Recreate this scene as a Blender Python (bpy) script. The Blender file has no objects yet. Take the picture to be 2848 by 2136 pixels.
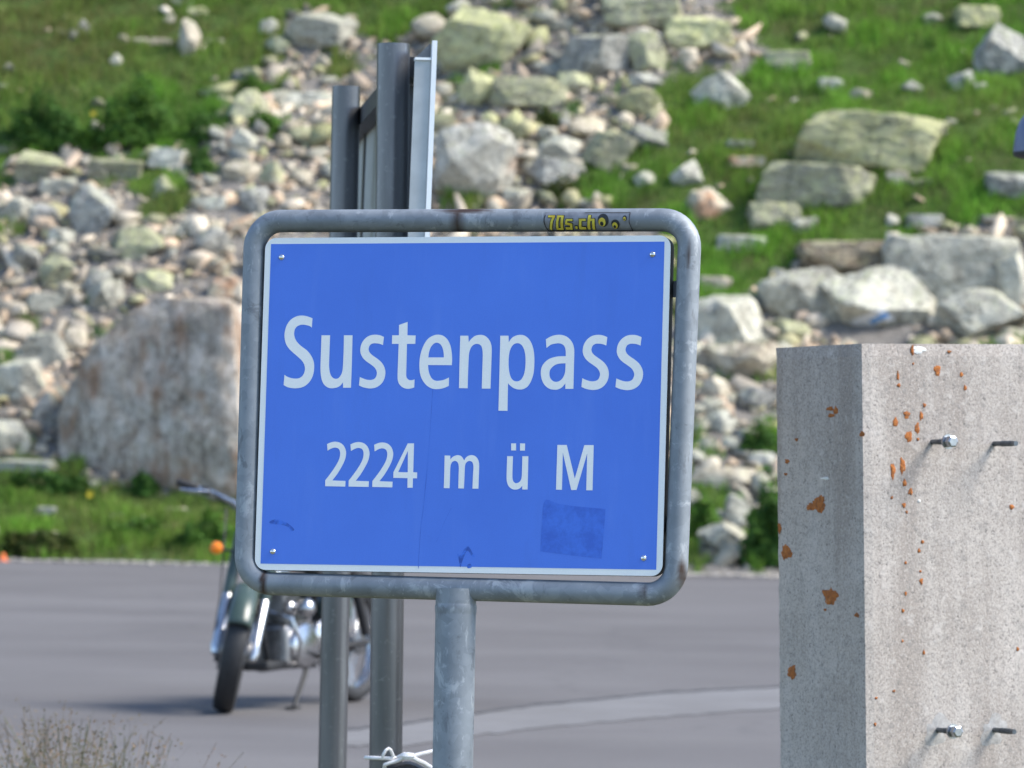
import bpy, bmesh, math, random
import numpy as np
from mathutils import Vector, Matrix
from mathutils.bvhtree import BVHTree

scn = bpy.context.scene
COL = scn.collection
PI = math.pi

# ------------------------------------------------------------------ camera
LENS_PX = 12231.0            # focal length in pixels of a 2848 px wide frame
PITCH = math.atan(194 / LENS_PX)
ROLL = math.radians(1.0)
EYE = np.array([0.0, 0.0, 1.37])
c_f = np.array([0, math.cos(PITCH), math.sin(PITCH)])
r0 = np.array([1.0, 0, 0]); u0 = np.cross(r0, c_f)
c_r = math.cos(ROLL) * r0 + math.sin(ROLL) * u0
c_u = -math.sin(ROLL) * r0 + math.cos(ROLL) * u0
cam_d = bpy.data.cameras.new('camera'); cam = bpy.data.objects.new('camera', cam_d); COL.objects.link(cam)
m = Matrix.Identity(4)
for i in range(3):
    m[i][0] = c_r[i]; m[i][1] = c_u[i]; m[i][2] = -c_f[i]; m[i][3] = EYE[i]
cam.matrix_world = m
cam_d.sensor_width = 36; cam_d.lens = 36 * LENS_PX / 2848
cam_d.clip_start = 0.1; cam_d.clip_end = 9000
cam_d.dof.use_dof = True; cam_d.dof.focus_distance = 8.15; cam_d.dof.aperture_fstop = 9.8
scn.camera = cam

# ------------------------------------------------------------------ sky, sun, exposure
SUN_EL = math.radians(46); SUN_AZ = math.radians(98)      # azimuth clockwise from the view direction (+Y)
w = bpy.data.worlds.new('World'); scn.world = w; w.use_nodes = True
nt = w.node_tree; nt.nodes.clear()
sky = nt.nodes.new('ShaderNodeTexSky'); sky.sky_type = 'NISHITA'; sky.sun_disc = False
sky.sun_elevation = SUN_EL; sky.sun_rotation = SUN_AZ; sky.altitude = 2224; sky.dust_density = 2.5; sky.air_density = 1.0
bg = nt.nodes.new('ShaderNodeBackground'); bg.inputs[1].default_value = 0.15
wo = nt.nodes.new('ShaderNodeOutputWorld')
nt.links.new(sky.outputs[0], bg.inputs[0]); nt.links.new(bg.outputs[0], wo.inputs[0])
sd = bpy.data.lights.new('sun', 'SUN'); sd.energy = 3.1; sd.angle = math.radians(26.0); sd.color = (1.0, 0.95, 0.87)
sun = bpy.data.objects.new('sun', sd); COL.objects.link(sun)
sv = Vector((math.cos(SUN_EL) * math.sin(SUN_AZ), math.cos(SUN_EL) * math.cos(SUN_AZ), math.sin(SUN_EL)))
sun.rotation_euler = sv.to_track_quat('Z', 'Y').to_euler(); sun.location = (30, 0, 40)
scn.view_settings.view_transform = 'Standard'; scn.view_settings.look = 'None'
scn.view_settings.gamma = 1.0; scn.view_settings.use_curve_mapping = False
scn.view_settings.exposure = 1.2

# ------------------------------------------------------------------ surveying helpers (2848 px frame; V = 2212 px frame)
V = 2848 / 2212
def ray(x, y): return c_f + c_r * (x - 1424) / LENS_PX - c_u * (y - 1068) / LENS_PX
def at_depth(x, y, Y):
    d = ray(x, y); return EYE + d * (Y / d[1])
def on_ground(x, y, z=0.0):
    d = ray(x, y); return EYE + d * ((z - EYE[2]) / d[2])
def project(P):
    d = np.asarray(P, float) - EYE
    k = d @ c_f
    return 1424 + LENS_PX * (d @ c_r) / k, 1068 - LENS_PX * (d @ c_u) / k

# ------------------------------------------------------------------ mesh helpers
def tag(o, label=None, cat=None, group=None, kind=None):
    if label: o['label'] = label
    if cat: o['category'] = cat
    if group: o['group'] = group
    if kind: o['kind'] = kind
    return o
def new_mesh(verts, faces, smooth=False):
    me = bpy.data.meshes.new('mesh'); me.from_pydata([tuple(v) for v in verts], [], [tuple(f) for f in faces])
    if smooth: me.polygons.foreach_set('use_smooth', [True] * len(me.polygons))
    me.update(); return me
def link(name, me, mat, parent=None):
    me.name = name
    o = bpy.data.objects.new(name, me); COL.objects.link(o)
    if mat and not me.materials: me.materials.append(mat)
    if parent: o.parent = parent
    return o
def empty(name, loc=(0, 0, 0), rot=None):
    o = bpy.data.objects.new(name, None); COL.objects.link(o); o.location = loc; o.empty_display_size = 0.1
    if rot is not None: o.rotation_euler = rot
    return o
def big_mesh(V_, F_, mat_, colors=None, smooth=False):
    """fast mesh from numpy arrays: V_ (n,3), F_ (m,3) triangles, colors (n,3)"""
    me = bpy.data.meshes.new('mesh')
    n, k = len(V_), len(F_)
    me.vertices.add(n); me.vertices.foreach_set('co', np.ascontiguousarray(V_, dtype=np.float32).ravel())
    me.loops.add(k * 3); me.loops.foreach_set('vertex_index', np.ascontiguousarray(F_, dtype=np.int32).ravel())
    me.polygons.add(k); me.polygons.foreach_set('loop_start', np.arange(0, k * 3, 3, dtype=np.int32))
    me.update(calc_edges=True)
    if smooth: me.polygons.foreach_set('use_smooth', np.ones(k, dtype=bool))
    if colors is not None:
        a = me.color_attributes.new('tint', 'FLOAT_COLOR', 'POINT')
        c = np.ones((n, 4), dtype=np.float32); c[:, :3] = colors
        a.data.foreach_set('color', c.ravel())
    if mat_: me.materials.append(mat_)
    return me
class MB:
    def __init__(s): s.v = []; s.f = []
    def add(s, vs, fs):
        b = len(s.v); s.v += [tuple(map(float, v)) for v in vs]; s.f += [tuple(i + b for i in f) for f in fs]; return s
    def box(s, c, d, R=None):
        vs = []
        for x in (-.5, .5):
            for y in (-.5, .5):
                for z in (-.5, .5):
                    p = np.array([x * d[0], y * d[1], z * d[2]])
                    if R is not None: p = R @ p
                    vs.append(p + np.array(c))
        return s.add(vs, [(0, 1, 3, 2), (4, 6, 7, 5), (0, 4, 5, 1), (2, 3, 7, 6), (0, 2, 6, 4), (1, 5, 7, 3)])
    def tube(s, pts, r, n=12, closed=False, caps=True):
        P = [np.array(p, float) for p in pts]; k = len(P)
        rs = r if isinstance(r, (list, tuple)) else [r] * k
        T = []
        for i in range(k):
            a = P[(i - 1) % k] if (closed or i > 0) else P[i]; b = P[(i + 1) % k] if (closed or i < k - 1) else P[i]
            t = b - a; T.append(t / (np.linalg.norm(t) + 1e-12))
        ref = np.array([0, 0, 1.0]) if abs(T[0][2]) < .9 else np.array([1.0, 0, 0])
        N = np.cross(T[0], ref); N /= np.linalg.norm(N)
        vs = []
        for i in range(k):
            N = N - T[i] * (N @ T[i]); N /= np.linalg.norm(N); B = np.cross(T[i], N)
            for j in range(n):
                a = 2 * PI * j / n; vs.append(P[i] + rs[i] * (math.cos(a) * N + math.sin(a) * B))
        fs = []
        for i in range(k if closed else k - 1):
            i2 = (i + 1) % k
            for j in range(n):
                j2 = (j + 1) % n; fs.append((i * n + j, i * n + j2, i2 * n + j2, i2 * n + j))
        if not closed and caps:
            fs.append(tuple(range(n))[::-1]); fs.append(tuple((k - 1) * n + j for j in range(n)))
        return s.add(vs, fs)
    def lathe(s, prof, origin=(0, 0, 0), axis='y', n=32, a0=0.0, a1=2 * PI):
        full = abs(a1 - a0 - 2 * PI) < 1e-6; cnt = n if full else n + 1
        vs = []
        for i in range(cnt):
            a = a0 + (a1 - a0) * i / n
            for (rr, h) in prof:
                if axis == 'y': p = (rr * math.cos(a), h, rr * math.sin(a))
                elif axis == 'x': p = (h, rr * math.cos(a), rr * math.sin(a))
                else: p = (rr * math.cos(a), rr * math.sin(a), h)
                vs.append((p[0] + origin[0], p[1] + origin[1], p[2] + origin[2]))
        k = len(prof); fs = []
        for i in range(n):
            i2 = (i + 1) % cnt
            for j in range(k - 1): fs.append((i * k + j, i2 * k + j, i2 * k + j + 1, i * k + j + 1))
        return s.add(vs, fs)
    def xf(s, fn): s.v = [tuple(fn(np.array(p))) for p in s.v]; return s
    def build(s, name, mat, parent=None, smooth=False, bevel=0.0, angle=40):
        me = new_mesh(s.v, s.f)
        bm = bmesh.new(); bm.from_mesh(me); bmesh.ops.recalc_face_normals(bm, faces=bm.faces); bm.to_mesh(me); bm.free()
        if smooth:
            me.polygons.foreach_set('use_smooth', [True] * len(me.polygons)); me.set_sharp_from_angle(angle=math.radians(angle))
        o = link(name, me, mat, parent)
        if bevel > 0:
            md = o.modifiers.new('bevel', 'BEVEL'); md.width = bevel; md.segments = 2; md.limit_method = 'ANGLE'
        return o
def crom(pts, closed=True, sub=5):
    """points (x,y[,corner]); smooth spline through them, sharp at corners"""
    n = len(pts); out = []
    P = [np.array(p[:2], float) for p in pts]; cor = [len(p) > 2 and p[2] for p in pts]
    for i in range(n if closed else n - 1):
        p1, p2 = P[i], P[(i + 1) % n]
        p0 = P[(i - 1) % n]; p3 = P[(i + 2) % n]
        t1 = (p2 - p1) if cor[i] else (p2 - p0) * .5
        t2 = (p2 - p1) if cor[(i + 1) % n] else (p3 - p1) * .5
        L = np.linalg.norm(p2 - p1)
        for t in (t1, t2):
            l = np.linalg.norm(t)
            if l > 1.3 * L: t *= 1.3 * L / l
        out.append(p1)
        if cor[i] and cor[(i + 1) % n]: continue
        for k in range(1, sub):
            t = k / sub; h = t * t
            out.append((2*t*h - 3*h + 1) * p1 + (t*h - 2*h + t) * t1 + (-2*t*h + 3*h) * p2 + (t*h - h) * t2)
    if not closed: out.append(P[-1])
    return out
def filled(loops):
    """flat mesh in the xz plane (y = 0) from outline loops (holes by even-odd)"""
    cu = bpy.data.curves.new('tmp', 'CURVE'); cu.dimensions = '2D'; cu.fill_mode = 'BOTH'
    for lp in loops:
        sp = cu.splines.new('POLY'); sp.points.add(len(lp) - 1)
        for i, p in enumerate(lp): sp.points[i].co = (p[0], p[1], 0, 1)
        sp.use_cyclic_u = True
    o = bpy.data.objects.new('tmp', cu); COL.objects.link(o)
    me = bpy.data.meshes.new_from_object(o.evaluated_get(bpy.context.evaluated_depsgraph_get()))
    bpy.data.objects.remove(o); bpy.data.curves.remove(cu)
    for v in me.vertices: v.co = (v.co.x, 0, v.co.y)
    bm = bmesh.new(); bm.from_mesh(me)
    for f in bm.faces:
        if f.normal.y > 0: f.normal_flip()
    bm.to_mesh(me); bm.free(); me.update()
    return me

# ------------------------------------------------------------------ materials
MATS = {}
class NT:
    def __init__(s, name):
        s.m = bpy.data.materials.new(name); s.m.use_nodes = True; s.t = s.m.node_tree; s.t.nodes.clear()
        s.out = s.n('ShaderNodeOutputMaterial'); s.b = s.n('ShaderNodeBsdfPrincipled'); s.l(s.b.outputs[0], s.out.inputs[0]); MATS[name] = s.m
    def n(s, t, **k):
        x = s.t.nodes.new(t)
        for a, b in k.items(): setattr(x, a, b)
        return x
    def l(s, a, b): s.t.links.new(a, b)
    def coord(s, kind='Object', scale=(1, 1, 1), loc=None):
        tc = s.n('ShaderNodeTexCoord'); mp = s.n('ShaderNodeMapping'); mp.inputs['Scale'].default_value = scale
        s.l(tc.outputs[kind], mp.inputs[0])
        if loc is not None: s.l(loc, mp.inputs['Location'])
        return mp.outputs[0]
    def noise(s, vec, scale, detail=4, rough=.55, dist=0):
        x = s.n('ShaderNodeTexNoise'); x.inputs['Scale'].default_value = scale; x.inputs['Detail'].default_value = detail
        x.inputs['Roughness'].default_value = rough; x.inputs['Distortion'].default_value = dist
        s.l(vec, x.inputs['Vector']); return x.outputs[0]
    def ramp(s, fac, stops):
        x = s.n('ShaderNodeValToRGB'); e = x.color_ramp.elements
        while len(e) < len(stops): e.new(.5)
        for i, (p, c) in enumerate(stops):
            e[i].position = p; e[i].color = (c, c, c, 1) if isinstance(c, (int, float)) else (*c, 1)
        s.l(fac, x.inputs[0]); return x.outputs[0]
    def mix(s, fac, a, b, mode='MIX'):
        x = s.n('ShaderNodeMix', data_type='RGBA', blend_type=mode)
        for sock, val in ((x.inputs[0], fac), (x.inputs[6], a), (x.inputs[7], b)):
            if isinstance(val, (int, float)): sock.default_value = val
            elif isinstance(val, tuple): sock.default_value = (*val, 1)
            else: s.l(val, sock)
        return x.outputs[2]
    def math(s, op, a, b=0.0):
        x = s.n('ShaderNodeMath', operation=op)
        for i, val in ((0, a), (1, b)):
            if isinstance(val, (int, float)): x.inputs[i].default_value = val
            else: s.l(val, x.inputs[i])
        return x.outputs[0]
    def bump(s, h, strength=.3, dist=.01):
        x = s.n('ShaderNodeBump'); x.inputs['Strength'].default_value = strength; x.inputs['Distance'].default_value = dist
        s.l(h, x.inputs['Height']); s.l(x.outputs[0], s.b.inputs['Normal'])
    def set(s, color=None, rough=None, metal=None, spec=None):
        for k, val in (('Base Color', color), ('Roughness', rough), ('Metallic', metal), ('Specular IOR Level', spec)):
            if val is None: continue
            if isinstance(val, tuple): s.b.inputs[k].default_value = (*val, 1)
            elif isinstance(val, (int, float)): s.b.inputs[k].default_value = val
            else: s.l(val, s.b.inputs[k])
        return s.m
def plain(name, color, rough=.5, metal=0.0, var=.12, scale=30, spec=.5):
    t = NT(name); n = t.noise(t.coord(), scale, 3)
    lo = tuple(c * (1 - var) for c in color); hi = tuple(min(1, c * (1 + var)) for c in color)
    t.set(t.ramp(n, [(.3, lo), (.7, hi)]), t.math('MULTIPLY_ADD', n, .25) if False else rough, metal, spec)
    return t.m

def rock_mat(name, base, pale, dark, lichen, amount, stain=None, stain_amt=0.0, stretch=(1, 1, 1)):
    t = NT(name)
    oi = t.n('ShaderNodeObjectInfo'); cx = t.n('ShaderNodeCombineXYZ')
    k = t.math('MULTIPLY', oi.outputs['Random'], 37.0)
    for i in range(3): t.l(k, cx.inputs[i])
    vec = t.coord('Object', stretch, cx.outputs[0])
    n1 = t.noise(vec, 3.2, 6, .62); n2 = t.noise(vec, 14, 5, .65); n3 = t.noise(vec, 42, 3, .6)
    col = t.ramp(n1, [(.30, dark), (.47, base), (.66, pale)])
    col = t.mix(t.ramp(n2, [(.40, .55), (.52, 0.0)]), col, tuple(c * .62 for c in dark))
    col = t.mix(t.ramp(n3, [(.42, .0), (.62, .35)]), col, pale)
    # lichen: patches, thicker on the upper faces
    g = t.n('ShaderNodeNewGeometry'); sx = t.n('ShaderNodeSeparateXYZ'); t.l(g.outputs['Normal'], sx.inputs[0])
    l1 = t.noise(vec, 7.0, 7, .7); f = t.math('ADD', t.math('MULTIPLY', sx.outputs[2], .16), l1)
    f = t.math('ADD', f, amount)
    col = t.mix(t.ramp(f, [(.50, 0.0), (.62, .35), (.80, .62)]), col, t.mix(t.ramp(n2, [(.4, .6), (.6, 0.0)]), lichen, base))
    if stain:
        s1 = t.noise(vec, 1.7, 4, .6); col = t.mix(t.ramp(s1, [(.58 - stain_amt, 0.0), (.68 - stain_amt * .6, .8)]), col, stain)
    n6 = t.noise(vec, 23, 6, .75); col = t.mix(t.ramp(n6, [(.34, .75), (.43, 0.0)]), col, tuple(c * .45 for c in dark))
    n7 = t.noise(vec, 9, 5, .7, 1.5); col = t.mix(t.ramp(n7, [(.60, 0.0), (.66, .45)]), col, tuple(min(1, c * 1.12) for c in pale))
    vo = t.n('ShaderNodeTexVoronoi', feature='DISTANCE_TO_EDGE'); vo.inputs['Scale'].default_value = 1.6
    dv_ = t.n('ShaderNodeVectorMath', operation='ADD'); nz_ = t.n('ShaderNodeTexNoise'); nz_.inputs['Scale'].default_value = 2.2; nz_.inputs['Detail'].default_value = 5; t.l(vec, nz_.inputs['Vector'])
    t.l(vec, dv_.inputs[0]); t.l(nz_.outputs['Color'], dv_.inputs[1]); t.l(dv_.outputs[0], vo.inputs['Vector'])
    crack = t.ramp(vo.outputs['Distance'], [(.0, .7), (.022, 0.0)]); col = t.mix(crack, col, tuple(c * .4 for c in dark))
    br = t.math('MULTIPLY_ADD', oi.outputs['Random'], .35); br.node.inputs[2].default_value = .82
    hv = t.n('ShaderNodeHueSaturation'); t.l(col, hv.inputs['Color']); t.l(br, hv.inputs['Value'])
    t.set(hv.outputs[0], .9, 0, .2)
    t.bump(t.math('SUBTRACT', t.math('ADD', t.math('MULTIPLY', n1, 1.2), n2), t.math('MULTIPLY', crack, .8)), .7, .06)
    return t.m
GL = (.30, .34, .13)
rock_mat('rock_lichen', (0.344, 0.325, 0.244), (0.504, 0.481, 0.365), (0.194, 0.183, 0.146), (0.413, 0.437, 0.173), .10)
rock_mat('rock_yellow', (0.413, 0.403, 0.264), (0.550, 0.537, 0.365), (0.229, 0.217, 0.152), (0.504, 0.503, 0.183), .16)
rock_mat('rock_grey', (0.344, 0.334, 0.305), (0.527, 0.509, 0.446), (0.183, 0.179, 0.163), GL, -.06)
rock_mat('rock_pale', (0.481, 0.459, 0.376), (0.642, 0.615, 0.508), (0.276, 0.257, 0.213), GL, -.08)
rock_mat('rock_beige', (0.481, 0.414, 0.314), (0.642, 0.582, 0.456), (0.287, 0.234, 0.173), GL, -.10)
rock_mat('rock_rusty', (0.504, 0.448, 0.345), (0.688, 0.637, 0.508), (0.298, 0.245, 0.183), GL, -.08, (0.481, 0.245, 0.132), .06)
rock_mat('rock_brown', (0.287, 0.223, 0.152), (0.458, 0.403, 0.295), (0.138, 0.100, 0.071), GL, -.05)
rock_mat('rock_white', (0.556, 0.528, 0.444), (0.733, 0.704, 0.612), (0.333, 0.297, 0.243), GL, -.08, (0.511, 0.286, 0.180), .03)
rock_mat('rock_boulder', (0.359, 0.294, 0.233), (0.562, 0.502, 0.435), (0.140, 0.103, 0.073), (0.382, 0.324, 0.207), -.05, (0.270, 0.157, 0.093), .05, (1.5, 1.5, .75))

def stuff_mat(name, rough=.9, bump=True, scale=20, trans=0.0):
    t = NT(name); a = t.n('ShaderNodeAttribute', attribute_name='tint'); n = t.noise(t.coord(), scale, 4, .6)
    t.set(t.mix(1.0, a.outputs[0], t.ramp(n, [(.3, .68), (.7, 1.22)]), 'MULTIPLY'), rough, 0, .2)
    if bump: t.bump(n, .4, .02)
    return t
stuff_mat('scree_stone')
gm = stuff_mat('grass_blade', .7, False, 2.0)
tr = gm.n('ShaderNodeBsdfTranslucent'); mx = gm.n('ShaderNodeMixShader'); mx.inputs[0].default_value = .35
a = [x for x in gm.t.nodes if x.type == 'ATTRIBUTE'][0]
gm.l(a.outputs[0], tr.inputs[0]); gm.l(gm.b.outputs[0], mx.inputs[1]); gm.l(tr.outputs[0], mx.inputs[2]); gm.l(mx.outputs[0], gm.out.inputs[0])

t = NT('hill_soil'); vec = t.coord()
a = t.n('ShaderNodeAttribute', attribute_name='tint'); sx = t.n('ShaderNodeSeparateColor'); t.l(a.outputs[0], sx.inputs[0])
n1 = t.noise(vec, 1.2, 6, .65); n2 = t.noise(vec, 11, 5, .7)
n8 = t.noise(vec, 34, 5, .75)
soil = t.ramp(n8, [(.32, (0.069, 0.060, 0.052)), (.48, (0.184, 0.167, 0.144)), (.62, (0.356, 0.333, 0.305)), (.72, (0.483, 0.460, 0.425))])
turf = t.ramp(n1, [(.32, (0.074, 0.070, 0.030)), (.5, (0.068, 0.115, 0.027)), (.68, (0.101, 0.162, 0.035))])
turf = t.mix(t.ramp(n2, [(.35, .5), (.6, 0.0)]), turf, (0.041, 0.054, 0.016))
t.set(t.mix(sx.outputs[0], soil, turf), .95, 0, .1); t.bump(t.math('ADD', n1, n2), .8, .08)

t = NT('asphalt'); vec = t.coord(); vs = t.coord('Object', (.10, .9, 1))
n1 = t.noise(vs, .9, 5, .6); n2 = t.noise(vec, 60, 4, .7); n3 = t.noise(vec, .35, 4, .55)
c = t.ramp(n1, [(.32, (0.104, 0.098, 0.098)), (.52, (0.125, 0.119, 0.119)), (.68, (0.145, 0.139, 0.136))])
c = t.mix(.6, c, t.ramp(n3, [(.35, (0.102, 0.095, 0.094)), (.65, (0.152, 0.144, 0.143))]))
c = t.mix(t.ramp(n2, [(.36, .5), (.5, 0.0)]), c, (0.075, 0.072, 0.073))
c = t.mix(t.ramp(n2, [(.60, 0.0), (.75, .6)]), c, (0.221, 0.213, 0.205))
vo = t.n('ShaderNodeTexVoronoi', feature='DISTANCE_TO_EDGE'); vo.inputs['Scale'].default_value = .22
wv = t.n('ShaderNodeVectorMath', operation='ADD'); nn = t.n('ShaderNodeTexNoise'); nn.inputs['Scale'].default_value = 1.5; t.l(vec, nn.inputs['Vector'])
t.l(vec, wv.inputs[0]); t.l(nn.outputs['Color'], wv.inputs[1]); t.l(wv.outputs[0], vo.inputs['Vector'])
c = t.mix(t.ramp(vo.outputs['Distance'], [(.0, .22), (.010, 0.0)]), c, (0.053, 0.052, 0.053))
t.set(c, .85, 0, .3); t.bump(n2, .4, .006)
t = NT('gutter_concrete'); vec = t.coord(); n1 = t.noise(vec, 1.3, 5, .6); n2 = t.noise(vec, 30, 4, .6)
c = t.ramp(n1, [(.3, (.145, .140, .139)), (.6, (.176, .173, .174))]); c = t.mix(t.ramp(n2, [(.35, .35), (.55, 0.0)]), c, (.14, .137, .135))
t.set(c, .85, 0, .3); t.bump(n2, .3, .005)
plain('tar_seam', (.06, .058, .06), .8, 0, .3, 8)
plain('gravel_edge', (.42, .38, .32), .95, 0, .35, 6)
t = NT('verge_ground'); vec = t.coord(); n1 = t.noise(vec, .8, 6, .65)
t.set(t.ramp(n1, [(.3, (.05, .07, .02)), (.5, (.10, .10, .05)), (.7, (.20, .18, .14))]), .95, 0, .1); t.bump(n1, .6, .05)
plain('terrain_far', (.10, .12, .06), .95, 0, .4, .05)

t = NT('galvanised'); vec = t.coord()
vo = t.n('ShaderNodeTexVoronoi'); vo.inputs['Scale'].default_value = 55; t.l(vec, vo.inputs['Vector'])
n1 = t.noise(vec, 9, 5, .65); n2 = t.noise(t.coord('Object', (1, 1, .35)), 38, 4, .7)
c = t.mix(.28, t.ramp(n1, [(.3, (0.177, 0.198, 0.220)), (.5, (0.230, 0.254, 0.279)), (.7, (0.276, 0.300, 0.324))]), t.ramp(vo.outputs['Color'], [(.2, .3), (.8, .7)]), 'SOFT_LIGHT')
n9 = t.noise(vec, 16, 6, .7, .8)
c = t.mix(t.ramp(n9, [(.58, 0.0), (.64, .45)]), c, (.46, .49, .52)); c = t.mix(t.ramp(n9, [(.34, .55), (.40, 0.0)]), c, (.10, .11, .125))
c = t.mix(t.ramp(n2, [(.60, 0.0), (.68, .75)]), c, (0.389, 0.412, 0.436))
c = t.mix(t.ramp(n2, [(.30, .5), (.40, 0.0)]), c, (0.100, 0.106, 0.118))
ra = t.n('ShaderNodeAttribute', attribute_name='tint')      # rust streaks where welds rubbed bare (mesh attribute)
rs = t.n('ShaderNodeSeparateColor'); t.l(ra.outputs[0], rs.inputs[0])
c = t.mix(t.math('MULTIPLY', rs.outputs[0], t.ramp(n1, [(.25, .55), (.5, 1.0)])), c, (0.050, 0.029, 0.021))
t.set(c, t.ramp(n1, [(.3, .5), (.7, .68)]), .3, .45); t.bump(n2, .12, .002)
t = NT('galvanised_old'); vec = t.coord(); n1 = t.noise(t.coord('Object', (1, 1, .12)), 14, 5, .6); n2 = t.noise(vec, 60, 3, .6)
c = t.ramp(n1, [(.3, (0.102, 0.106, 0.111)), (.55, (0.149, 0.151, 0.162)), (.72, (0.210, 0.215, 0.228))])
c = t.mix(t.ramp(n2, [(.6, 0.0), (.72, .4)]), c, (0.266, 0.272, 0.285)); t.set(c, .36, .8, .5)
plain('aluminium', (.43, .45, .46), .45, .35, .08, 20)
plain('aluminium_bright', (.78, .80, .82), .35, .2, .05, 20)
plain('black_rubber', (.016, .016, .017), .6, 0, .3, 40)
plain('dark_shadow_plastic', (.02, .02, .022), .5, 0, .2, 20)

BLUE = (.062, .195, .76)
t = NT('sign_white'); vec = t.coord(); n = t.noise(vec, 7, 4); vo = t.n('ShaderNodeTexVoronoi'); vo.inputs['Scale'].default_value = 330; t.l(vec, vo.inputs['Vector'])
c = t.ramp(n, [(.3, (.88, .88, .85)), (.7, (.93, .92, .89))])
c = t.mix(t.ramp(vo.outputs['Distance'], [(.2, 0.0), (.55, .16)]), c, (.68, .70, .72)); t.set(c, .35, 0, .5)
t = NT('sign_blue'); vec = t.coord(); n = t.noise(vec, 5, 5, .6); n2 = t.noise(vec, 420, 2, .6); n3 = t.noise(t.coord('Object', (1, 1, .16)), 24, 4, .6)
c = t.ramp(n, [(.3, (BLUE[0] * .93, BLUE[1] * .93, BLUE[2] * .95)), (.7, (BLUE[0] * 1.09, BLUE[1] * 1.06, BLUE[2] * 1.03))])
c = t.mix(t.ramp(n2, [(.4, .16), (.6, 0.0)]), c, (.05, .13, .62)); c = t.mix(t.ramp(n3, [(.55, 0.0), (.75, .22)]), c, (.12, .26, .78)); c = t.mix(t.ramp(n3, [(.28, .16), (.42, 0.0)]), c, (.05, .14, .55))
t.set(c, .38, 0, .5)
t = NT('sign_residue'); n = t.noise(t.coord(), 34, 5, .7)
t.set(t.ramp(n, [(.38, (.060, .185, .73)), (.60, (.044, .135, .60))]), .5, 0, .4)
t = NT('sign_scuff'); n = t.noise(t.coord(), 60, 4, .7)
t.set(t.ramp(n, [(.40, (.062, .19, .74)), (.58, (.035, .095, .42))]), .55, 0, .3)
plain('rivet_steel', (.75, .75, .76), .22, .9, .1, 40)
plain('sticker_film', (.21, .22, .245), .4, .2, .2, 60)
plain('sticker_black', (.015, .018, .02), .5, 0, .2, 60)
t = NT('sticker_yellow'); n = t.noise(t.coord(), 120, 3); t.set(t.ramp(n, [(.3, (.50, .36, .03)), (.65, (.62, .54, .07))]), .5, 0, .3)

t = NT('concrete'); vec = t.coord(); n1 = t.noise(vec, 3, 6, .65); n2 = t.noise(vec, 95, 5, .75); n3 = t.noise(t.coord('Object', (1, 1, .10)), 9, 5, .6); n4 = t.noise(vec, 30, 4, .65); n5 = t.noise(vec, 190, 3, .7)
c = t.ramp(n1, [(.3, (0.374, 0.332, 0.299)), (.5, (0.452, 0.407, 0.369)), (.7, (0.526, 0.476, 0.437))])
c = t.mix(t.ramp(n3, [(.38, .60), (.53, 0.0)]), c, (0.283, 0.239, 0.208)); c = t.mix(t.ramp(n3, [(.58, 0.0), (.74, .40)]), c, (0.565, 0.521, 0.492))
c = t.mix(t.ramp(n5, [(.38, .60), (.50, 0.0)]), c, (0.248, 0.224, 0.208)); c = t.mix(t.ramp(n5, [(.54, 0.0), (.68, .55)]), c, (0.588, 0.532, 0.492))
n6 = t.noise(vec, 46, 6, .8); c = t.mix(t.ramp(n6, [(.36, .55), (.47, 0.0)]), c, (0.231, 0.218, 0.207))
c = t.mix(t.ramp(n2, [(.34, .60), (.41, 0.0)]), c, (0.095, 0.090, 0.090)); c = t.mix(t.ramp(n4, [(.58, 0.0), (.68, .45)]), c, (0.588, 0.543, 0.508))
t.set(c, .92, 0, .2); t.bump(t.math('ADD', n2, n4), .45, .004)
t = NT('lichen_orange'); n = t.noise(t.coord(), 90, 4, .7); t.set(t.ramp(n, [(.3, (.19, .10, .05)), (.48, (.33, .12, .045)), (.62, (.46, .17, .05)), (.74, (.36, .30, .24))]), .95, 0, .1); t.bump(n, .8, .004)
t = NT('mortar'); n = t.noise(t.coord(), 60, 6, .75); t.set(t.ramp(n, [(.3, (.27, .255, .24)), (.5, (.37, .355, .34)), (.7, (.47, .455, .44))]), .95, 0, .1); t.bump(n, .5, .003)
plain('bird_white', (.72, .72, .70), .9, 0, .08, 40)
plain('bolt_steel', (0.126, 0.140, 0.154), .4, .7, .3, 60)
plain('bolt_head', (0.385, 0.399, 0.420), .3, .85, .2, 80)
plain('paint_white', (.80, .80, .80), .7, 0, .06, 20)
plain('paint_blue', (.12, .34, .70), .7, 0, .1, 20)
plain('bike_green', (.042, .066, .056), .3, 0, .15, 10)
plain('chrome', (.52, .52, .53), .25, 1.0, .10, 20)
plain('engine_alloy', (.22, .22, .225), .35, .8, .4, 18)
plain('bike_black', (.018, .018, .019), .6, 0, .2, 20)
plain('indicator_orange', (.85, .22, .01), .25, 0, .1, 30)
plain('white_cord', (.80, .78, .77), .7, 0, .06, 50)
plain('hood_blue', (.10, .12, .20), .4, 0, .08, 10)
plain('flower_yellow', (.75, .55, .03), .7, 0, .1, 10)
plain('marker_orange', (.75, .16, .03), .6, 0, .1, 10)
M = MATS

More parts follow.
